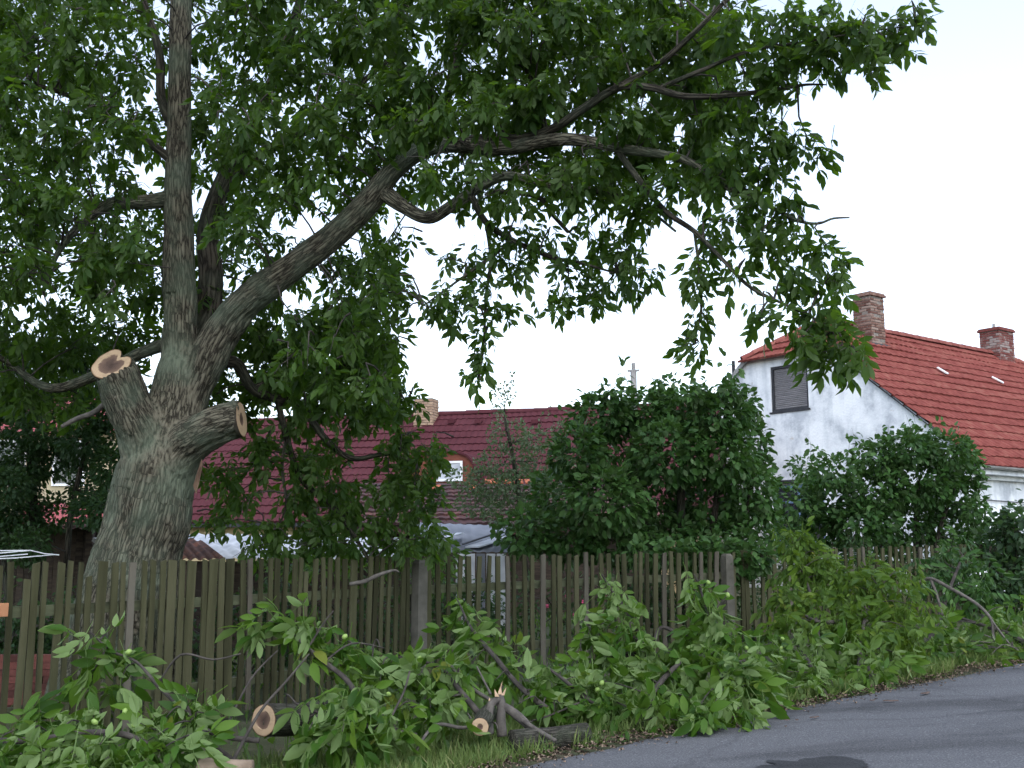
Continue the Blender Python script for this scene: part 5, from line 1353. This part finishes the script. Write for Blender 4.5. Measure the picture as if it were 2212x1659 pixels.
print('pickets', npk)
# orange plank end at the left edge of the frame
pl = MB(); a, b = P(-40, 1318, 8.3), P(17, 1317, 8.42); pl.beam(a, b, 0.03, 0.10)
pl.build('plank', M['orange_wood'], label='fresh orange plank end nailed to the fence at left edge', cat='plank')

# ------------------------------------------------------------------ sawn branches lying on the verge
def lift(p, h=0.02):
    z = gz(p.x) + h
    return Vector((p.x, p.y, max(p.z, z)))

nut_me = None
def nut():
    global nut_me
    if nut_me is None:
        V, F = [], []; K = 8
        for i in range(1, 5):
            for k in range(K): th = math.pi * i / 5; V.append((math.sin(th) * math.cos(2 * math.pi * k / K) * .019, math.sin(th) * math.sin(2 * math.pi * k / K) * .019, -math.cos(th) * .024))
        V += [(0, 0, -.024), (0, 0, .024)]
        for i in range(3):
            for k in range(K): a, b = i * K + k, i * K + (k + 1) % K; F.append((a, b, b + K, a + K))
        for k in range(K): F.append(((k + 1) % K, k, 4 * K)); F.append((3 * K + k, 3 * K + (k + 1) % K, 4 * K + 1))
        nut_me = me_from('walnut', V, F, [M['nut']], True)
    return nut_me

CLEAR = [(575, 1556, 70, 60), (1037, 1570, 36, 34), (1185, 1566, 95, 32), (1080, 1520, 42, 45), (500, 1655, 50, 22), (1000, 1645, 460, 28), (800, 1655, 260, 26)]
def cut_branch(label, stem, clumps_, kind='cut', matname='cut_leaf', side=(), nuts=(), bark='twig', droop=0.75, group='sawn walnut branches on the verge', dens=1.0, outw=0.55, nm='cut_branch', scl=(0.62, 1.12)):
    st = [(lift(P(x, y, d), pxr(w, d)), pxr(w, d)) for x, y, w, d in stem]
    b = Vector((st[0][0].x, st[0][0].y, gz(st[0][0].x)))
    t = thing(nm, label, 'branch', b, 0, group)
    branch_obj('stem', [(p - b, r) for p, r in st], M[bark], t, 8, 6, 0.15, rnd.random() * 9)
    arr = [p for p, r in catmull(st, 6)]
    for sdp in side:
        pts = [(lift(P(x, y, d), .01) - b, pxr(w, d)) for x, y, w, d in sdp]
        branch_obj('twig', pts, M[bark], t, 6, 5, 0.1, rnd.random() * 9)
        arr += [p + b for p, r in catmull(pts, 5)]
    an = np.array(arr)
    cl = []
    for x, y, rx, ry, d, n in clumps_:
        if kind == 'limp': y, n = y - 22, int(n * 1.45)
        c = lift(P(x, y, d), 0.08); k = d / FPX
        cl.append((c, (rx * k, max(rx, ry) * k * .9, ry * k), int(n * dens)))
        j = int(((an - np.array(c)) ** 2).sum(1).argmin()); a = Vector(an[j])
        mid = a.lerp(c, .5) + Vector((rnd.uniform(-.04, .04), rnd.uniform(-.04, .04), rnd.uniform(0, .08)))
        branch_obj('twig', [(a - b, .007), (mid - b, .0055), (c - b, .0035)], M[bark], t, 5, 4, 0.05)
    pos, dirs, ups = clump_leaves(cl, 0.08 if kind == 'limp' else droop * 0.55, outw, 0.75, 0.2, 0.35 if kind == 'limp' else 0.8, 0.17)
    pos[:, 2] = np.maximum(pos[:, 2], np.array([gz(x) for x in pos[:, 0]]) + 0.05)
    low = pos[:, 2] - np.array([gz(x) for x in pos[:, 0]]) < 0.22
    dirs[low, 2] = np.maximum(dirs[low, 2], -0.15)
    qx, qy, _ = in_view(pos + dirs / np.linalg.norm(dirs, axis=1, keepdims=True) * 0.17)
    ok_ = np.ones(len(pos), bool)
    for cx_, cy_, rx_, ry_ in CLEAR: ok_ &= ((qx - cx_) / (rx_ + 22)) ** 2 + ((qy - cy_) / (ry_ + 22)) ** 2 > 1
    pos, dirs, ups = pos[ok_], dirs[ok_], ups[ok_]
    if len(pos) > 300: pos, dirs, ups = pos[:300], dirs[:300], ups[:300]
    leaf_objects(kind, matname, t, pos - np.array(b), dirs, ups, nr.uniform(scl[0], scl[1], len(pos)))
    for x, y, d in nuts:
        o = link('walnut', nut(), t); o.location = P(x, y, d) - b; o.rotation_euler = (rnd.uniform(-1, 1), rnd.uniform(-1, 1), 0)
    return t

cut_branch('leafy heap of sawn walnut twigs in the bottom left corner', [(-40, 1602, 14, 7.2), (80, 1598, 15, 7.1), (150, 1588, 15, 7.05), (220, 1582, 14, 7.0), (280, 1590, 13, 7.0), (345, 1622, 11, 7.0)],
    [(40, 1575, 60, 30, 7.4, 16), (20, 1620, 70, 40, 6.9, 18), (100, 1640, 70, 30, 6.8, 16), (110, 1588, 60, 30, 7.3, 16), (190, 1572, 50, 30, 7.4, 13), (200, 1630, 80, 35, 6.8, 18)], side=[[(150, 1588, 8, 7.05), (90, 1640, 7, 6.9), (50, 1670, 6, 6.8)]], nuts=[(270, 1537, 7.3), (205, 1560, 7.1)])
cut_branch('upright walnut sprig with round leaves against the left fence pickets', [(500, 1640, 11, 7.3), (440, 1590, 10, 7.4), (390, 1530, 9, 7.5), (340, 1480, 8, 7.55), (295, 1430, 6, 7.6), (240, 1405, 5, 7.6), (195, 1365, 3, 7.6)],
    [(215, 1385, 45, 30, 7.6, 7), (250, 1430, 45, 30, 7.6, 8), (200, 1450, 40, 28, 7.6, 7), (260, 1480, 30, 20, 7.6, 3), (195, 1368, 15, 16, 7.6, 2), (190, 1490, 25, 14, 7.6, 2)], side=[[(340, 1480, 5, 7.55), (390, 1415, 5, 7.5), (460, 1425, 4, 7.5), (520, 1412, 3, 7.5)], [(440, 1590, 5, 7.4), (350, 1580, 4, 7.3), (300, 1560, 3, 7.3)]], nuts=[(278, 1408, 7.55)], droop=.5)
cut_branch('pale leaved walnut branch in front of the fence at bottom left', [(560, 1600, 12, 7.3), (480, 1590, 11, 7.3), (420, 1560, 9, 7.35), (400, 1510, 6, 7.4)],
    [(400, 1525, 40, 26, 7.4, 8), (440, 1540, 40, 30, 7.3, 8), (320, 1600, 60, 40, 7.0, 14), (400, 1620, 60, 40, 6.9, 14), (300, 1650, 70, 25, 6.7, 13), (350, 1560, 40, 30, 7.3, 7)], side=[[(480, 1590, 6, 7.3), (540, 1470, 5, 7.4), (600, 1405, 3, 7.5)]], nuts=[(290, 1565, 7.2)])
cut_branch('walnut branch rising to a leafy tip against the middle left fence', [(800, 1560, 12, 7.9), (770, 1500, 11, 8.0), (745, 1465, 11, 8.1), (700, 1430, 10, 8.15), (665, 1400, 8, 8.2), (640, 1375, 6, 8.3)],
    [(580, 1340, 45, 22, 8.3, 6), (640, 1350, 45, 30, 8.3, 9), (690, 1370, 45, 30, 8.3, 9), (740, 1395, 45, 30, 8.4, 9), (800, 1410, 40, 25, 8.5, 8), (720, 1425, 45, 25, 8.3, 7), (800, 1440, 35, 22, 8.4, 5), (650, 1395, 30, 15, 8.3, 4)], side=[[(700, 1430, 5, 8.15), (760, 1390, 4, 8.3), (830, 1400, 3, 8.5)], [(665, 1400, 5, 8.2), (700, 1345, 4, 8.3), (720, 1320, 3, 8.3)]], nuts=[(745, 1375, 8.2)], droop=.55)
cut_branch('spread walnut branch with large pale drooping leaves beside the round log', [(900, 1590, 13, 7.6), (830, 1575, 12, 7.6), (760, 1560, 10, 7.5), (690, 1540, 7, 7.5), (640, 1520, 5, 7.5)],
    [(620, 1530, 45, 30, 7.6, 9), (690, 1530, 55, 40, 7.5, 14), (760, 1510, 50, 35, 7.6, 13), (740, 1580, 60, 40, 7.3, 14), (830, 1560, 50, 40, 7.5, 13), (660, 1590, 50, 28, 7.3, 9), (860, 1585, 45, 25, 7.4, 9)], side=[[(830, 1575, 6, 7.6), (870, 1500, 5, 7.8), (885, 1450, 4, 7.9)]], droop=.9)
cut_branch('leaf fan of a walnut branch below the concrete fence post', [(1050, 1560, 14, 8.0), (1000, 1500, 12, 8.1), (960, 1450, 9, 8.3), (900, 1425, 6, 8.4), (850, 1420, 4, 8.4)],
    [(880, 1435, 45, 25, 8.4, 9), (940, 1440, 50, 30, 8.3, 12), (990, 1460, 40, 30, 8.2, 10), (880, 1480, 50, 30, 8.2, 12), (950, 1490, 50, 30, 8.1, 12), (820, 1480, 40, 30, 8.2, 9), (930, 1530, 50, 28, 7.9, 11), (860, 1530, 45, 28, 7.9, 9)], side=[[(1000, 1500, 6, 8.1), (930, 1510, 5, 8.0), (890, 1530, 4, 7.9)]], nuts=[(905, 1420, 8.2), (840, 1500, 8.0)], droop=.7)
cut_branch('dense green walnut branch right of the concrete post', [(1180, 1530, 14, 8.6), (1120, 1480, 12, 8.8), (1070, 1420, 10, 9.1), (1020, 1360, 7, 9.5), (995, 1310, 4, 9.7)],
    [(995, 1310, 30, 22, 9.8, 6), (1000, 1350, 40, 30, 9.6, 10), (1030, 1390, 45, 30, 9.4, 12), (1080, 1410, 40, 28, 9.3, 10), (1020, 1430, 40, 28, 9.2, 9), (1110, 1450, 45, 28, 9.0, 11), (1070, 1470, 50, 28, 8.8, 11), (1150, 1490, 45, 28, 8.7, 11), (1190, 1510, 40, 25, 8.7, 9), (1120, 1520, 45, 25, 8.5, 10)], droop=.75)
cut_branch('walnut branch with broad leaves just above the mossy log', [(1330, 1540, 12, 8.8), (1270, 1510, 10, 8.8), (1220, 1470, 8, 8.9), (1180, 1440, 5, 9.0)],
    [(1180, 1450, 40, 25, 9.1, 9), (1240, 1470, 45, 30, 9.0, 11), (1270, 1510, 50, 28, 8.8, 12), (1340, 1520, 50, 28, 8.7, 12), (1210, 1520, 40, 22, 8.6, 8)], side=[[(1270, 1510, 5, 8.8), (1180, 1548, 4, 8.6), (1130, 1560, 3, 8.5)]], nuts=[(1300, 1475, 8.8), (1290, 1490, 8.8)], droop=.7)
cut_branch('walnut branch with silvery leaf undersides standing out of the big heap', [(1440, 1560, 16, 8.9), (1410, 1470, 14, 9.3), (1390, 1390, 11, 9.6), (1350, 1320, 8, 9.8), (1315, 1265, 5, 9.9), (1300, 1240, 3, 9.9)],
    [(1315, 1265, 35, 22, 9.9, 6), (1340, 1305, 40, 26, 9.8, 9), (1370, 1350, 40, 30, 9.6, 10), (1270, 1370, 40, 35, 9.6, 11), (1310, 1350, 40, 28, 9.7, 9), (1320, 1410, 45, 30, 9.5, 11), (1390, 1400, 45, 30, 9.4, 11), (1260, 1430, 40, 30, 9.4, 9)], side=[[(1390, 1390, 7, 9.6), (1320, 1350, 6, 9.7), (1265, 1350, 4, 9.7)]], droop=1.0, outw=.5)
cut_branch('densest sawn walnut branch at the foot of the big heap', [(1380, 1580, 18, 8.6), (1400, 1520, 16, 8.8), (1430, 1470, 12, 9.0), (1470, 1430, 8, 9.2)],
    [(1290, 1470, 50, 32, 9.1, 13), (1370, 1460, 55, 32, 9.1, 15), (1440, 1450, 50, 32, 9.2, 13), (1310, 1520, 50, 28, 8.7, 13), (1390, 1530, 55, 28, 8.6, 15), (1460, 1510, 50, 30, 8.8, 14), (1470, 1560, 45, 22, 8.4, 11), (1540, 1520, 50, 30, 8.7, 13)], droop=.8)
cut_branch('walnut branch with small green nuts at the top of the big heap', [(1560, 1560, 16, 8.7), (1570, 1470, 14, 9.2), (1550, 1400, 11, 9.5), (1530, 1340, 8, 9.7), (1515, 1280, 5, 9.8), (1500, 1240, 3, 9.8)],
    [(1500, 1262, 34, 20, 9.8, 6), (1510, 1300, 38, 26, 9.7, 8), (1540, 1330, 45, 28, 9.6, 11), (1500, 1370, 50, 30, 9.6, 12), (1570, 1380, 50, 30, 9.4, 13), (1530, 1420, 50, 30, 9.3, 13), (1600, 1430, 45, 32, 9.2, 12), (1480, 1420, 40, 30, 9.4, 9)], side=[[(1550, 1400, 10, 9.5), (1480, 1375, 9, 9.7), (1430, 1355, 8, 9.8), (1415, 1385, 11, 9.7)], [(1530, 1340, 4, 9.7), (1560, 1300, 3, 9.7), (1570, 1286, 2, 9.7)]], nuts=[(1572, 1285, 9.6), (1530, 1258, 9.7), (1543, 1330, 9.5), (1614, 1400, 9.2)], droop=.9, outw=.5)
cut_branch('walnut branch spilling its leaves over the asphalt edge', [(1620, 1540, 14, 8.9), (1590, 1500, 12, 8.9), (1570, 1470, 9, 8.9), (1550, 1440, 6, 9.0)],
    [(1560, 1470, 50, 32, 8.9, 13), (1610, 1480, 45, 32, 8.9, 12), (1640, 1440, 35, 35, 9.2, 9), (1580, 1530, 50, 28, 8.5, 13), (1630, 1520, 30, 28, 8.8, 7), (1530, 1560, 50, 20, 8.2, 11), (1500, 1545, 35, 20, 8.3, 6), (1600, 1555, 30, 16, 8.4, 5)], droop=.95)
cut_branch('limp yellow-green walnut branch at the crest of the right heap', [(1760, 1470, 10, 10.2), (1770, 1400, 8, 10.9), (1760, 1320, 7, 11.6), (1740, 1250, 5, 12.2), (1715, 1200, 3, 12.5)],
    [(1715, 1195, 35, 18, 12.5, 9), (1700, 1172, 24, 14, 12.6, 5), (1790, 1228, 36, 16, 12.3, 8), (1730, 1180, 24, 14, 12.5, 5), (1760, 1215, 40, 22, 12.4, 11), (1740, 1250, 50, 28, 12.2, 14), (1810, 1260, 45, 25, 12.1, 12), (1700, 1300, 50, 30, 11.8, 14), (1780, 1300, 50, 30, 11.8, 14), (1690, 1350, 50, 32, 11.4, 13), (1770, 1350, 50, 30, 11.3, 13)], 'limp', 'limp_leaf', droop=1.1)
cut_branch('limp walnut branch with arching leaves in the middle of the right heap', [(1850, 1480, 10, 10.2), (1860, 1400, 8, 10.8), (1870, 1330, 7, 11.5), (1900, 1270, 5, 12.0)],
    [(1900, 1250, 45, 22, 12.2, 11), (1860, 1240, 30, 14, 12.4, 6), (1950, 1255, 30, 14, 12.2, 6), (1860, 1290, 50, 28, 11.8, 13), (1930, 1290, 50, 28, 11.8, 13), (1840, 1340, 50, 30, 11.4, 13), (1910, 1340, 50, 30, 11.4, 13), (1970, 1330, 45, 32, 11.5, 12), (1880, 1390, 55, 30, 10.9, 14), (1960, 1380, 45, 28, 11.1, 11)], 'limp', 'limp_leaf', side=[[(1870, 1330, 9, 11.5), (1780, 1345, 8, 11.3), (1740, 1330, 6, 11.3)]], droop=1.1)
cut_branch('broad leaved walnut branch at the asphalt edge of the right heap', [(1780, 1520, 14, 9.7), (1770, 1470, 12, 10.0), (1740, 1420, 9, 10.4), (1720, 1380, 5, 10.8)],
    [(1690, 1400, 45, 30, 10.6, 11), (1750, 1400, 50, 30, 10.5, 13), (1700, 1450, 50, 28, 10.1, 12), (1770, 1450, 50, 28, 10.1, 13), (1740, 1490, 50, 22, 9.7, 11), (1690, 1490, 35, 22, 9.6, 7), (1800, 1490, 40, 20, 9.8, 8)], nuts=[(1690, 1380, 10.4), (1688, 1400, 10.4)], droop=.9)
cut_branch('walnut branch with hanging leaves between the right heap and the road', [(1900, 1490, 14, 10.2), (1880, 1450, 12, 10.4), (1850, 1410, 8, 10.8)],
    [(1830, 1400, 50, 28, 10.8, 13), (1890, 1430, 50, 26, 10.5, 12), (1840, 1450, 50, 24, 10.3, 12), (1930, 1430, 40, 24, 10.7, 9), (1880, 1475, 45, 18, 10.1, 9), (1960, 1420, 35, 20, 10.8, 7)], droop=.8)
cut_branch('grey bare arching bough over the low leaves at far right', [(1980, 1262, 6, 12.6), (2010, 1250, 8, 12.5), (2060, 1275, 7.5, 12.3), (2110, 1305, 7, 12.1), (2142, 1340, 6.5, 11.9), (2146, 1375, 6, 11.8), (2160, 1400, 4, 11.7)],
    [(2020, 1400, 45, 28, 11.6, 11), (2080, 1380, 45, 28, 11.8, 11), (2140, 1420, 45, 18, 11.4, 10), (2070, 1425, 45, 18, 11.4, 10), (2190, 1410, 35, 24, 11.6, 9)], side=[[(2010, 1250, 7, 12.5), (2025, 1290, 6, 12.4), (2035, 1330, 5, 12.3)], [(2142, 1340, 5, 11.9), (2180, 1390, 4, 11.6), (2200, 1405, 3, 11.5)]], bark='grey_twig', droop=.5)
cut_branch('leafy walnut branches at the right picture edge beside the road', [(2230, 1400, 14, 11.7), (2180, 1370, 11, 12.0), (2120, 1350, 8, 12.3), (2060, 1330, 5, 12.6)],
    [(2060, 1345, 45, 26, 12.5, 11), (2120, 1350, 45, 26, 12.3, 11), (2180, 1350, 45, 28, 12.1, 11), (2210, 1390, 35, 28, 11.8, 9), (2030, 1370, 40, 22, 12.1, 9), (2110, 1395, 45, 20, 11.8, 9), (2000, 1420, 35, 20, 11.3, 7), (2180, 1310, 40, 20, 12.6, 8)], droop=.6)
cut_branch('dull walnut branches leaning on the far right fence', [(2000, 1400, 12, 12.6), (2030, 1330, 10, 13.2), (2060, 1250, 7, 13.8), (2080, 1200, 4, 14.2)],
    [(2060, 1190, 40, 22, 14.4, 9), (2040, 1230, 45, 26, 14.0, 11), (2100, 1240, 45, 26, 14.0, 11), (2030, 1280, 45, 26, 13.4, 11), (2100, 1290, 45, 26, 13.4, 11), (1990, 1240, 35, 22, 14.0, 7)], 'limp', 'lilac_leaf', droop=.8)
cut_branch('low bare twigs of walnut lying by the splintered stump', [(1200, 1600, 9, 7.8), (1150, 1570, 9, 8.0), (1090, 1530, 9, 8.2), (1010, 1480, 8, 8.3), (960, 1420, 6, 8.4)],
    [(1075, 1575, 25, 14, 7.9, 3), (1010, 1540, 30, 20, 8.0, 5), (1150, 1560, 30, 16, 8.1, 4)], side=[[(1060, 1560, 8, 8.0), (1000, 1572, 8, 7.9), (940, 1566, 7, 7.8), (900, 1620, 6, 7.5)], [(1060, 1500, 6, 8.2), (1030, 1440, 4, 8.3)]], bark='grey_twig', dens=.9)

# bare dead branch caught on the fence
branch_obj('dead_branch', [(P(755, 1262, 10.6), .02), (P(790, 1255, 10.6), .022), (P(815, 1243, 10.6), .02), (P(850, 1232, 10.7), .012), (P(862, 1236, 10.7), .006)], M['grey_twig'], None, 8, 6, .2, 3, label='bare dead branch caught on top of the pickets left of the concrete post', cat='branch')
branch_obj('bare_stick', [(P(470, 1700, 7.0), .012), (P(505, 1640, 7.1), .012), (P(560, 1540, 7.3), .010), (P(620, 1470, 7.4), .008), (P(668, 1412, 7.5), .005)], M['twig'], None, 7, 6, .1, 4, label='long bare dark stick slanting up in front of the round log', cat='stick')

# logs
def log(label, a, b, r0, r1, mat='moss_log', face=True, nm='log', rough=.06, core=.45, facen=None):
    a, b = Vector(a), Vector(b); base = Vector((a.x, a.y, gz(a.x)))
    t = thing(nm, label, 'log', base)
    ax = (a - b).normalized()
    mid = a.lerp(b, .5) + Vector((0, 0, rnd.uniform(-.02, .02)))
    branch_obj('bark', [(a - base, r0), (a.lerp(mid, .5) - base, r0 * 1.02), (mid - base, (r0 + r1) / 2), (b - base, r1)], M[mat], t, 22, 8, rough, rnd.random() * 9)
    if face: cut_face(a - base, ax, r0 * .98, 0, t, 'pale sawn end with dark heart', core=core)
    return t
g1 = G(575, 1600)
a = P(570, 1556, 7.5); b = a + Vector((0.26, 0.5, -0.05))
log('short sawn log with pale ring-shaped cut face at lower left', a, b, .105, .11, core=.55)
a = P(1037, 1570, 7.75); b = a + Vector((-0.05, 0.5, 0.02)); 
log('small sawn log end in the grass below the splintered stump', a + Vector((0, 0, .0)), b + Vector((.1, 0, 0)), .062, .065, core=.35)
a = P(1106, 1572, 7.9); b = P(1268, 1566, 8.15); a.z = gz(a.x) + .075; b.z = gz(b.x) + .07
lg = log('long mossy grey log lying along the verge with an orange scar', a, b, .085, .075, face=False)
lgb = lg.location; m_ = (a.lerp(b, .45)) - lgb
axl = (b - a).normalized(); vv = []
def on_log(s_, an, r_): return m_ + axl * s_ + Vector((0, -math.cos(an), math.sin(an))) * r_
for k in range(12):
    q_ = k / 12 * 2 * math.pi; w_ = 1 + .25 * math.sin(q_ * 3 + 1); vv.append(on_log(math.cos(q_) * .07 * w_, -.25 + math.sin(q_) * .38 * w_, .088))
MB().add(vv + [on_log(0, -.25, .093)], [(k, (k + 1) % 12, 12) for k in range(12)]).build('scar', M['torn_wood'], lg, label='orange scar on the log')
a = P(462, 1672, 6.85); b = P(560, 1668, 6.95)
a.z = max(a.z, gz(a.x) + .05); b.z = max(b.z, gz(b.x) + .05)
log('pale barkless log at the bottom edge left of the grass', P(545, 1664, 6.9), P(430, 1662, 6.9), .06, .07, 'pale_log', False)
# thick bough inside the heap
log('thick dark bough under the big heap of leaves', P(1470, 1440, 9.7), P(1300, 1400, 10.0), .09, .075, 'moss_log', False)

# splintered stump piece standing between the logs
sp = thing('splintered_stump', 'upright splintered branch stump with torn pale tip beside the small log', 'stump', G(1085, 1575)); sb = sp.location
def SPp(x, y, d): return P(x, y, d) - sb
branch_obj('stem', [(SPp(1085, 1590, 8.05), .035), (SPp(1082, 1550, 8.05), .034), (SPp(1083, 1520, 8.05), .03), (SPp(1078, 1498, 8.05), .022)], M['grey_twig'], sp, 10, 6, .25, 2)
branch_obj('stem', [(SPp(1058, 1585, 8.0), .03), (SPp(1056, 1545, 8.0), .032), (SPp(1062, 1520, 8.02), .026), (SPp(1082, 1508, 8.05), .02)], M['grey_twig'], sp, 10, 6, .25, 5)
branch_obj('stem', [(SPp(1085, 1525, 8.05), .03), (SPp(1110, 1540, 8.1), .034), (SPp(1135, 1562, 8.1), .03), (SPp(1150, 1585, 8.1), .012)], M['grey_twig'], sp, 10, 6, .2, 7)
for (x0, y0, x1, y1, w) in [(1074, 1505, 1068, 1488, .016), (1080, 1500, 1082, 1478, .014), (1086, 1502, 1094, 1484, .012), (1058, 1520, 1057, 1506, .014), (1078, 1496, 1086, 1470, .008)]:
    mb = MB(); a, b = SPp(x0, y0, 8.02), SPp(x1, y1, 8.02); mb.add([a + Vector((-w, 0, 0)), a + Vector((w, 0, 0)), a + Vector((0, w, 0)), b], [(0, 1, 3), (1, 2, 3), (2, 0, 3)]); mb.build('splinter', M['wood_cut'], sp)

# ------------------------------------------------------------------ verge: grass, chips, litter
def edge_param():
    out = []
    for i, p in enumerate(es[:-1]):
        if -2.5 < p.x < 7.5: 
            t = (es[i + 1] - p); t.z = 0; t.normalize(); out.append((p, Vector((-t.y, t.x, 0))))
    return out
EP = edge_param()
# blades
nb = 42000
ii = nr.randint(0, len(EP), nb); base_p = np.array([EP[i][0] for i in ii]); nn_ = np.array([EP[i][1] for i in ii])
wv = 0.10 + nr.rand(nb) ** 1.3 * 1.5
pos = base_p + nn_ * wv[:, None] + nr.normal(size=(nb, 3)) * .03
den = np.array([noise.noise(Vector((p[0] * 2.2, p[1] * 2.2, 9))) for p in pos])
keep = den > (-0.3 + 0.3 * (wv < .22)); pos = pos[keep]
pos[:, 2] = [gz(x) - .01 for x in pos[:, 0]]
blade = (np.array([(0, .0035, 0), (0, -.0035, 0), (.06, .0028, 0), (.06, -.0028, 0), (.11, 0, -.012)]), np.array([(0, 1, 3), (0, 3, 2), (2, 3, 4)]))
dirs = nr.normal(size=(len(pos), 3)) * .5; dirs[:, 2] = 1.0
me_ = leaf_mesh('grass', [blade], pos, dirs, nr.normal(size=(len(pos), 3)), nr.uniform(.5, 1.6, len(pos)), np.clip(nr.normal(.4, .28, len(pos)), 0, .99), M['grass'])
link('grass', me_, label='rough green and straw coloured verge grass along the asphalt', cat='grass', kind='stuff')
# garden and verge weeds up to the fence
nb = 9000
pos = np.stack([nr.uniform(-6, 9, nb), nr.uniform(7, 22, nb), np.zeros(nb)], axis=1)
pos[:, 2] = [gz(x) - .01 for x in pos[:, 0]]
EA = np.array([[p.x, p.y] for p, n in EP])
def behind_edge(p):
    j = ((EA - p[:2]) ** 2).sum(1).argmin(); e, n = EP[j]; return (p[0] - e.x) * n.x + (p[1] - e.y) * n.y
keep = np.array([behind_edge(p) > 0.5 for p in pos]); pos = pos[keep]
dirs = nr.normal(size=(len(pos), 3)) * .5; dirs[:, 2] = 1.0
me_ = leaf_mesh('weeds', [(blade[0] * 2.2, blade[1]), (TPL['plum'][0][0] * 1.3, TPL['plum'][0][1])], pos, dirs, nr.normal(size=(len(pos), 3)), nr.uniform(.5, 1.3, len(pos)), nr.rand(len(pos)), M['light_leaf'])
link('weeds', me_, label='green weeds and garden grass on both sides of the fence', cat='weeds', kind='stuff')
# wood chips along the asphalt edge
nc = 9500
ii = nr.randint(0, len(EP), nc); bp_ = np.array([EP[i][0] for i in ii]); nn_ = np.array([EP[i][1] for i in ii])
wv = nr.normal(.04, .14, nc)
pos = bp_ + nn_ * wv[:, None]; pos[:, 2] = [gz(x) + .016 + abs(nr.normal(0, .004)) for x in pos[:, 0]]
chip = (np.array([(0, 0, 0), (.02, .004, .004), (.03, -.003, .002), (.012, -.009, .006)]), np.array([(0, 1, 3), (1, 2, 3), (3, 1, 0)]))
me_ = leaf_mesh('wood_chips', [chip], pos, nr.normal(size=(nc, 3)) * np.array([1, 1, .3]), np.tile([[0, 0, 1.0]], (nc, 1)) + nr.normal(size=(nc, 3)) * .5, nr.uniform(.4, 1.5, nc), nr.rand(nc), M['chips'])
link('wood_chips', me_, label='pale sawdust and wood chips strewn along the asphalt edge', cat='wood chips', kind='stuff')
def litter(name, x, y, L, w, ang, label, group, mat='bark_bit'):
    p = G(x, y); mb = MB(); V, F = [], []
    K = 5
    for i in range(K + 1):
        t = i / K - .5; ww = w * (1 - (2 * t) ** 2 * .7) * rnd.uniform(.8, 1.2)
        for sg, zz in ((-1, 0), (-.6, .012), (.6, .014), (1, 0)): V.append((t * L, sg * ww + .12 * L * t * t, zz * .6 + .0015 * math.sin(i * 2)))
    for i in range(K):
        for k in range(3): a = i * 4 + k; F.append((a, a + 1, a + 5, a + 4))
    mb.add(V, F); o = mb.build(name, M[mat], label=label, cat='bark', group=group); o.location = (p.x, p.y, gz(p.x) + .021); o.rotation_euler = (0, 0, ang)
GB = 'bark fragments on the asphalt'
for i, (x, y, L, lab) in enumerate([(2000, 1503, .16, 'dark bark sliver on the asphalt, farthest right and thickest'), (1925, 1520, .13, 'dark bark sliver on the asphalt left of the farthest one'), (1885, 1519, .05, 'tiny dark bark crumb between two slivers on the asphalt'), (1760, 1556, .10, 'brown bark flake alone in the road above the dark patch'), (1700, 1562, .045, 'tiny dark crumb right of the leaves spilled on the road'), (1722, 1562, .03, 'smallest dark crumb between flake and leaves'), (1698, 1576, .03, 'dark crumb nearest the camera below the spilled leaves'), (1650, 1550, .14, 'twisted bark strip touching the leaves on the road'), (1690, 1530, .18, 'long bark strip at the chip-strewn asphalt edge'), (1475, 1582, .08, 'bark flake beside the chips near the frame bottom centre')]):
    litter('bark_fragment', x, y, L, L * .11, rnd.uniform(-.4, .9), lab, GB)
for i, (x, y, lab) in enumerate([(990, 1628, 'single pale fallen leaf lying on the bottom verge grass'), (1640, 1512, 'fallen leaf spray at the asphalt edge between the two heaps'), (1885, 1500, 'small fallen leaf spray on chips below the right heap'), (1370, 1592, 'fallen leaf right of the mossy log at the chip edge')]):
    p = G(x, y); me_l = leaf_meshes('cut', 'cut_leaf')[i % 6]
    o = link('fallen_leaf', me_l, label=lab, cat='leaf', group='fallen leaves at the road edge'); o.location = (p.x, p.y, gz(p.x) + .07); o.rotation_euler = (R(8), R(-4), rnd.uniform(0, 6)); o.scale = (.8,) * 3
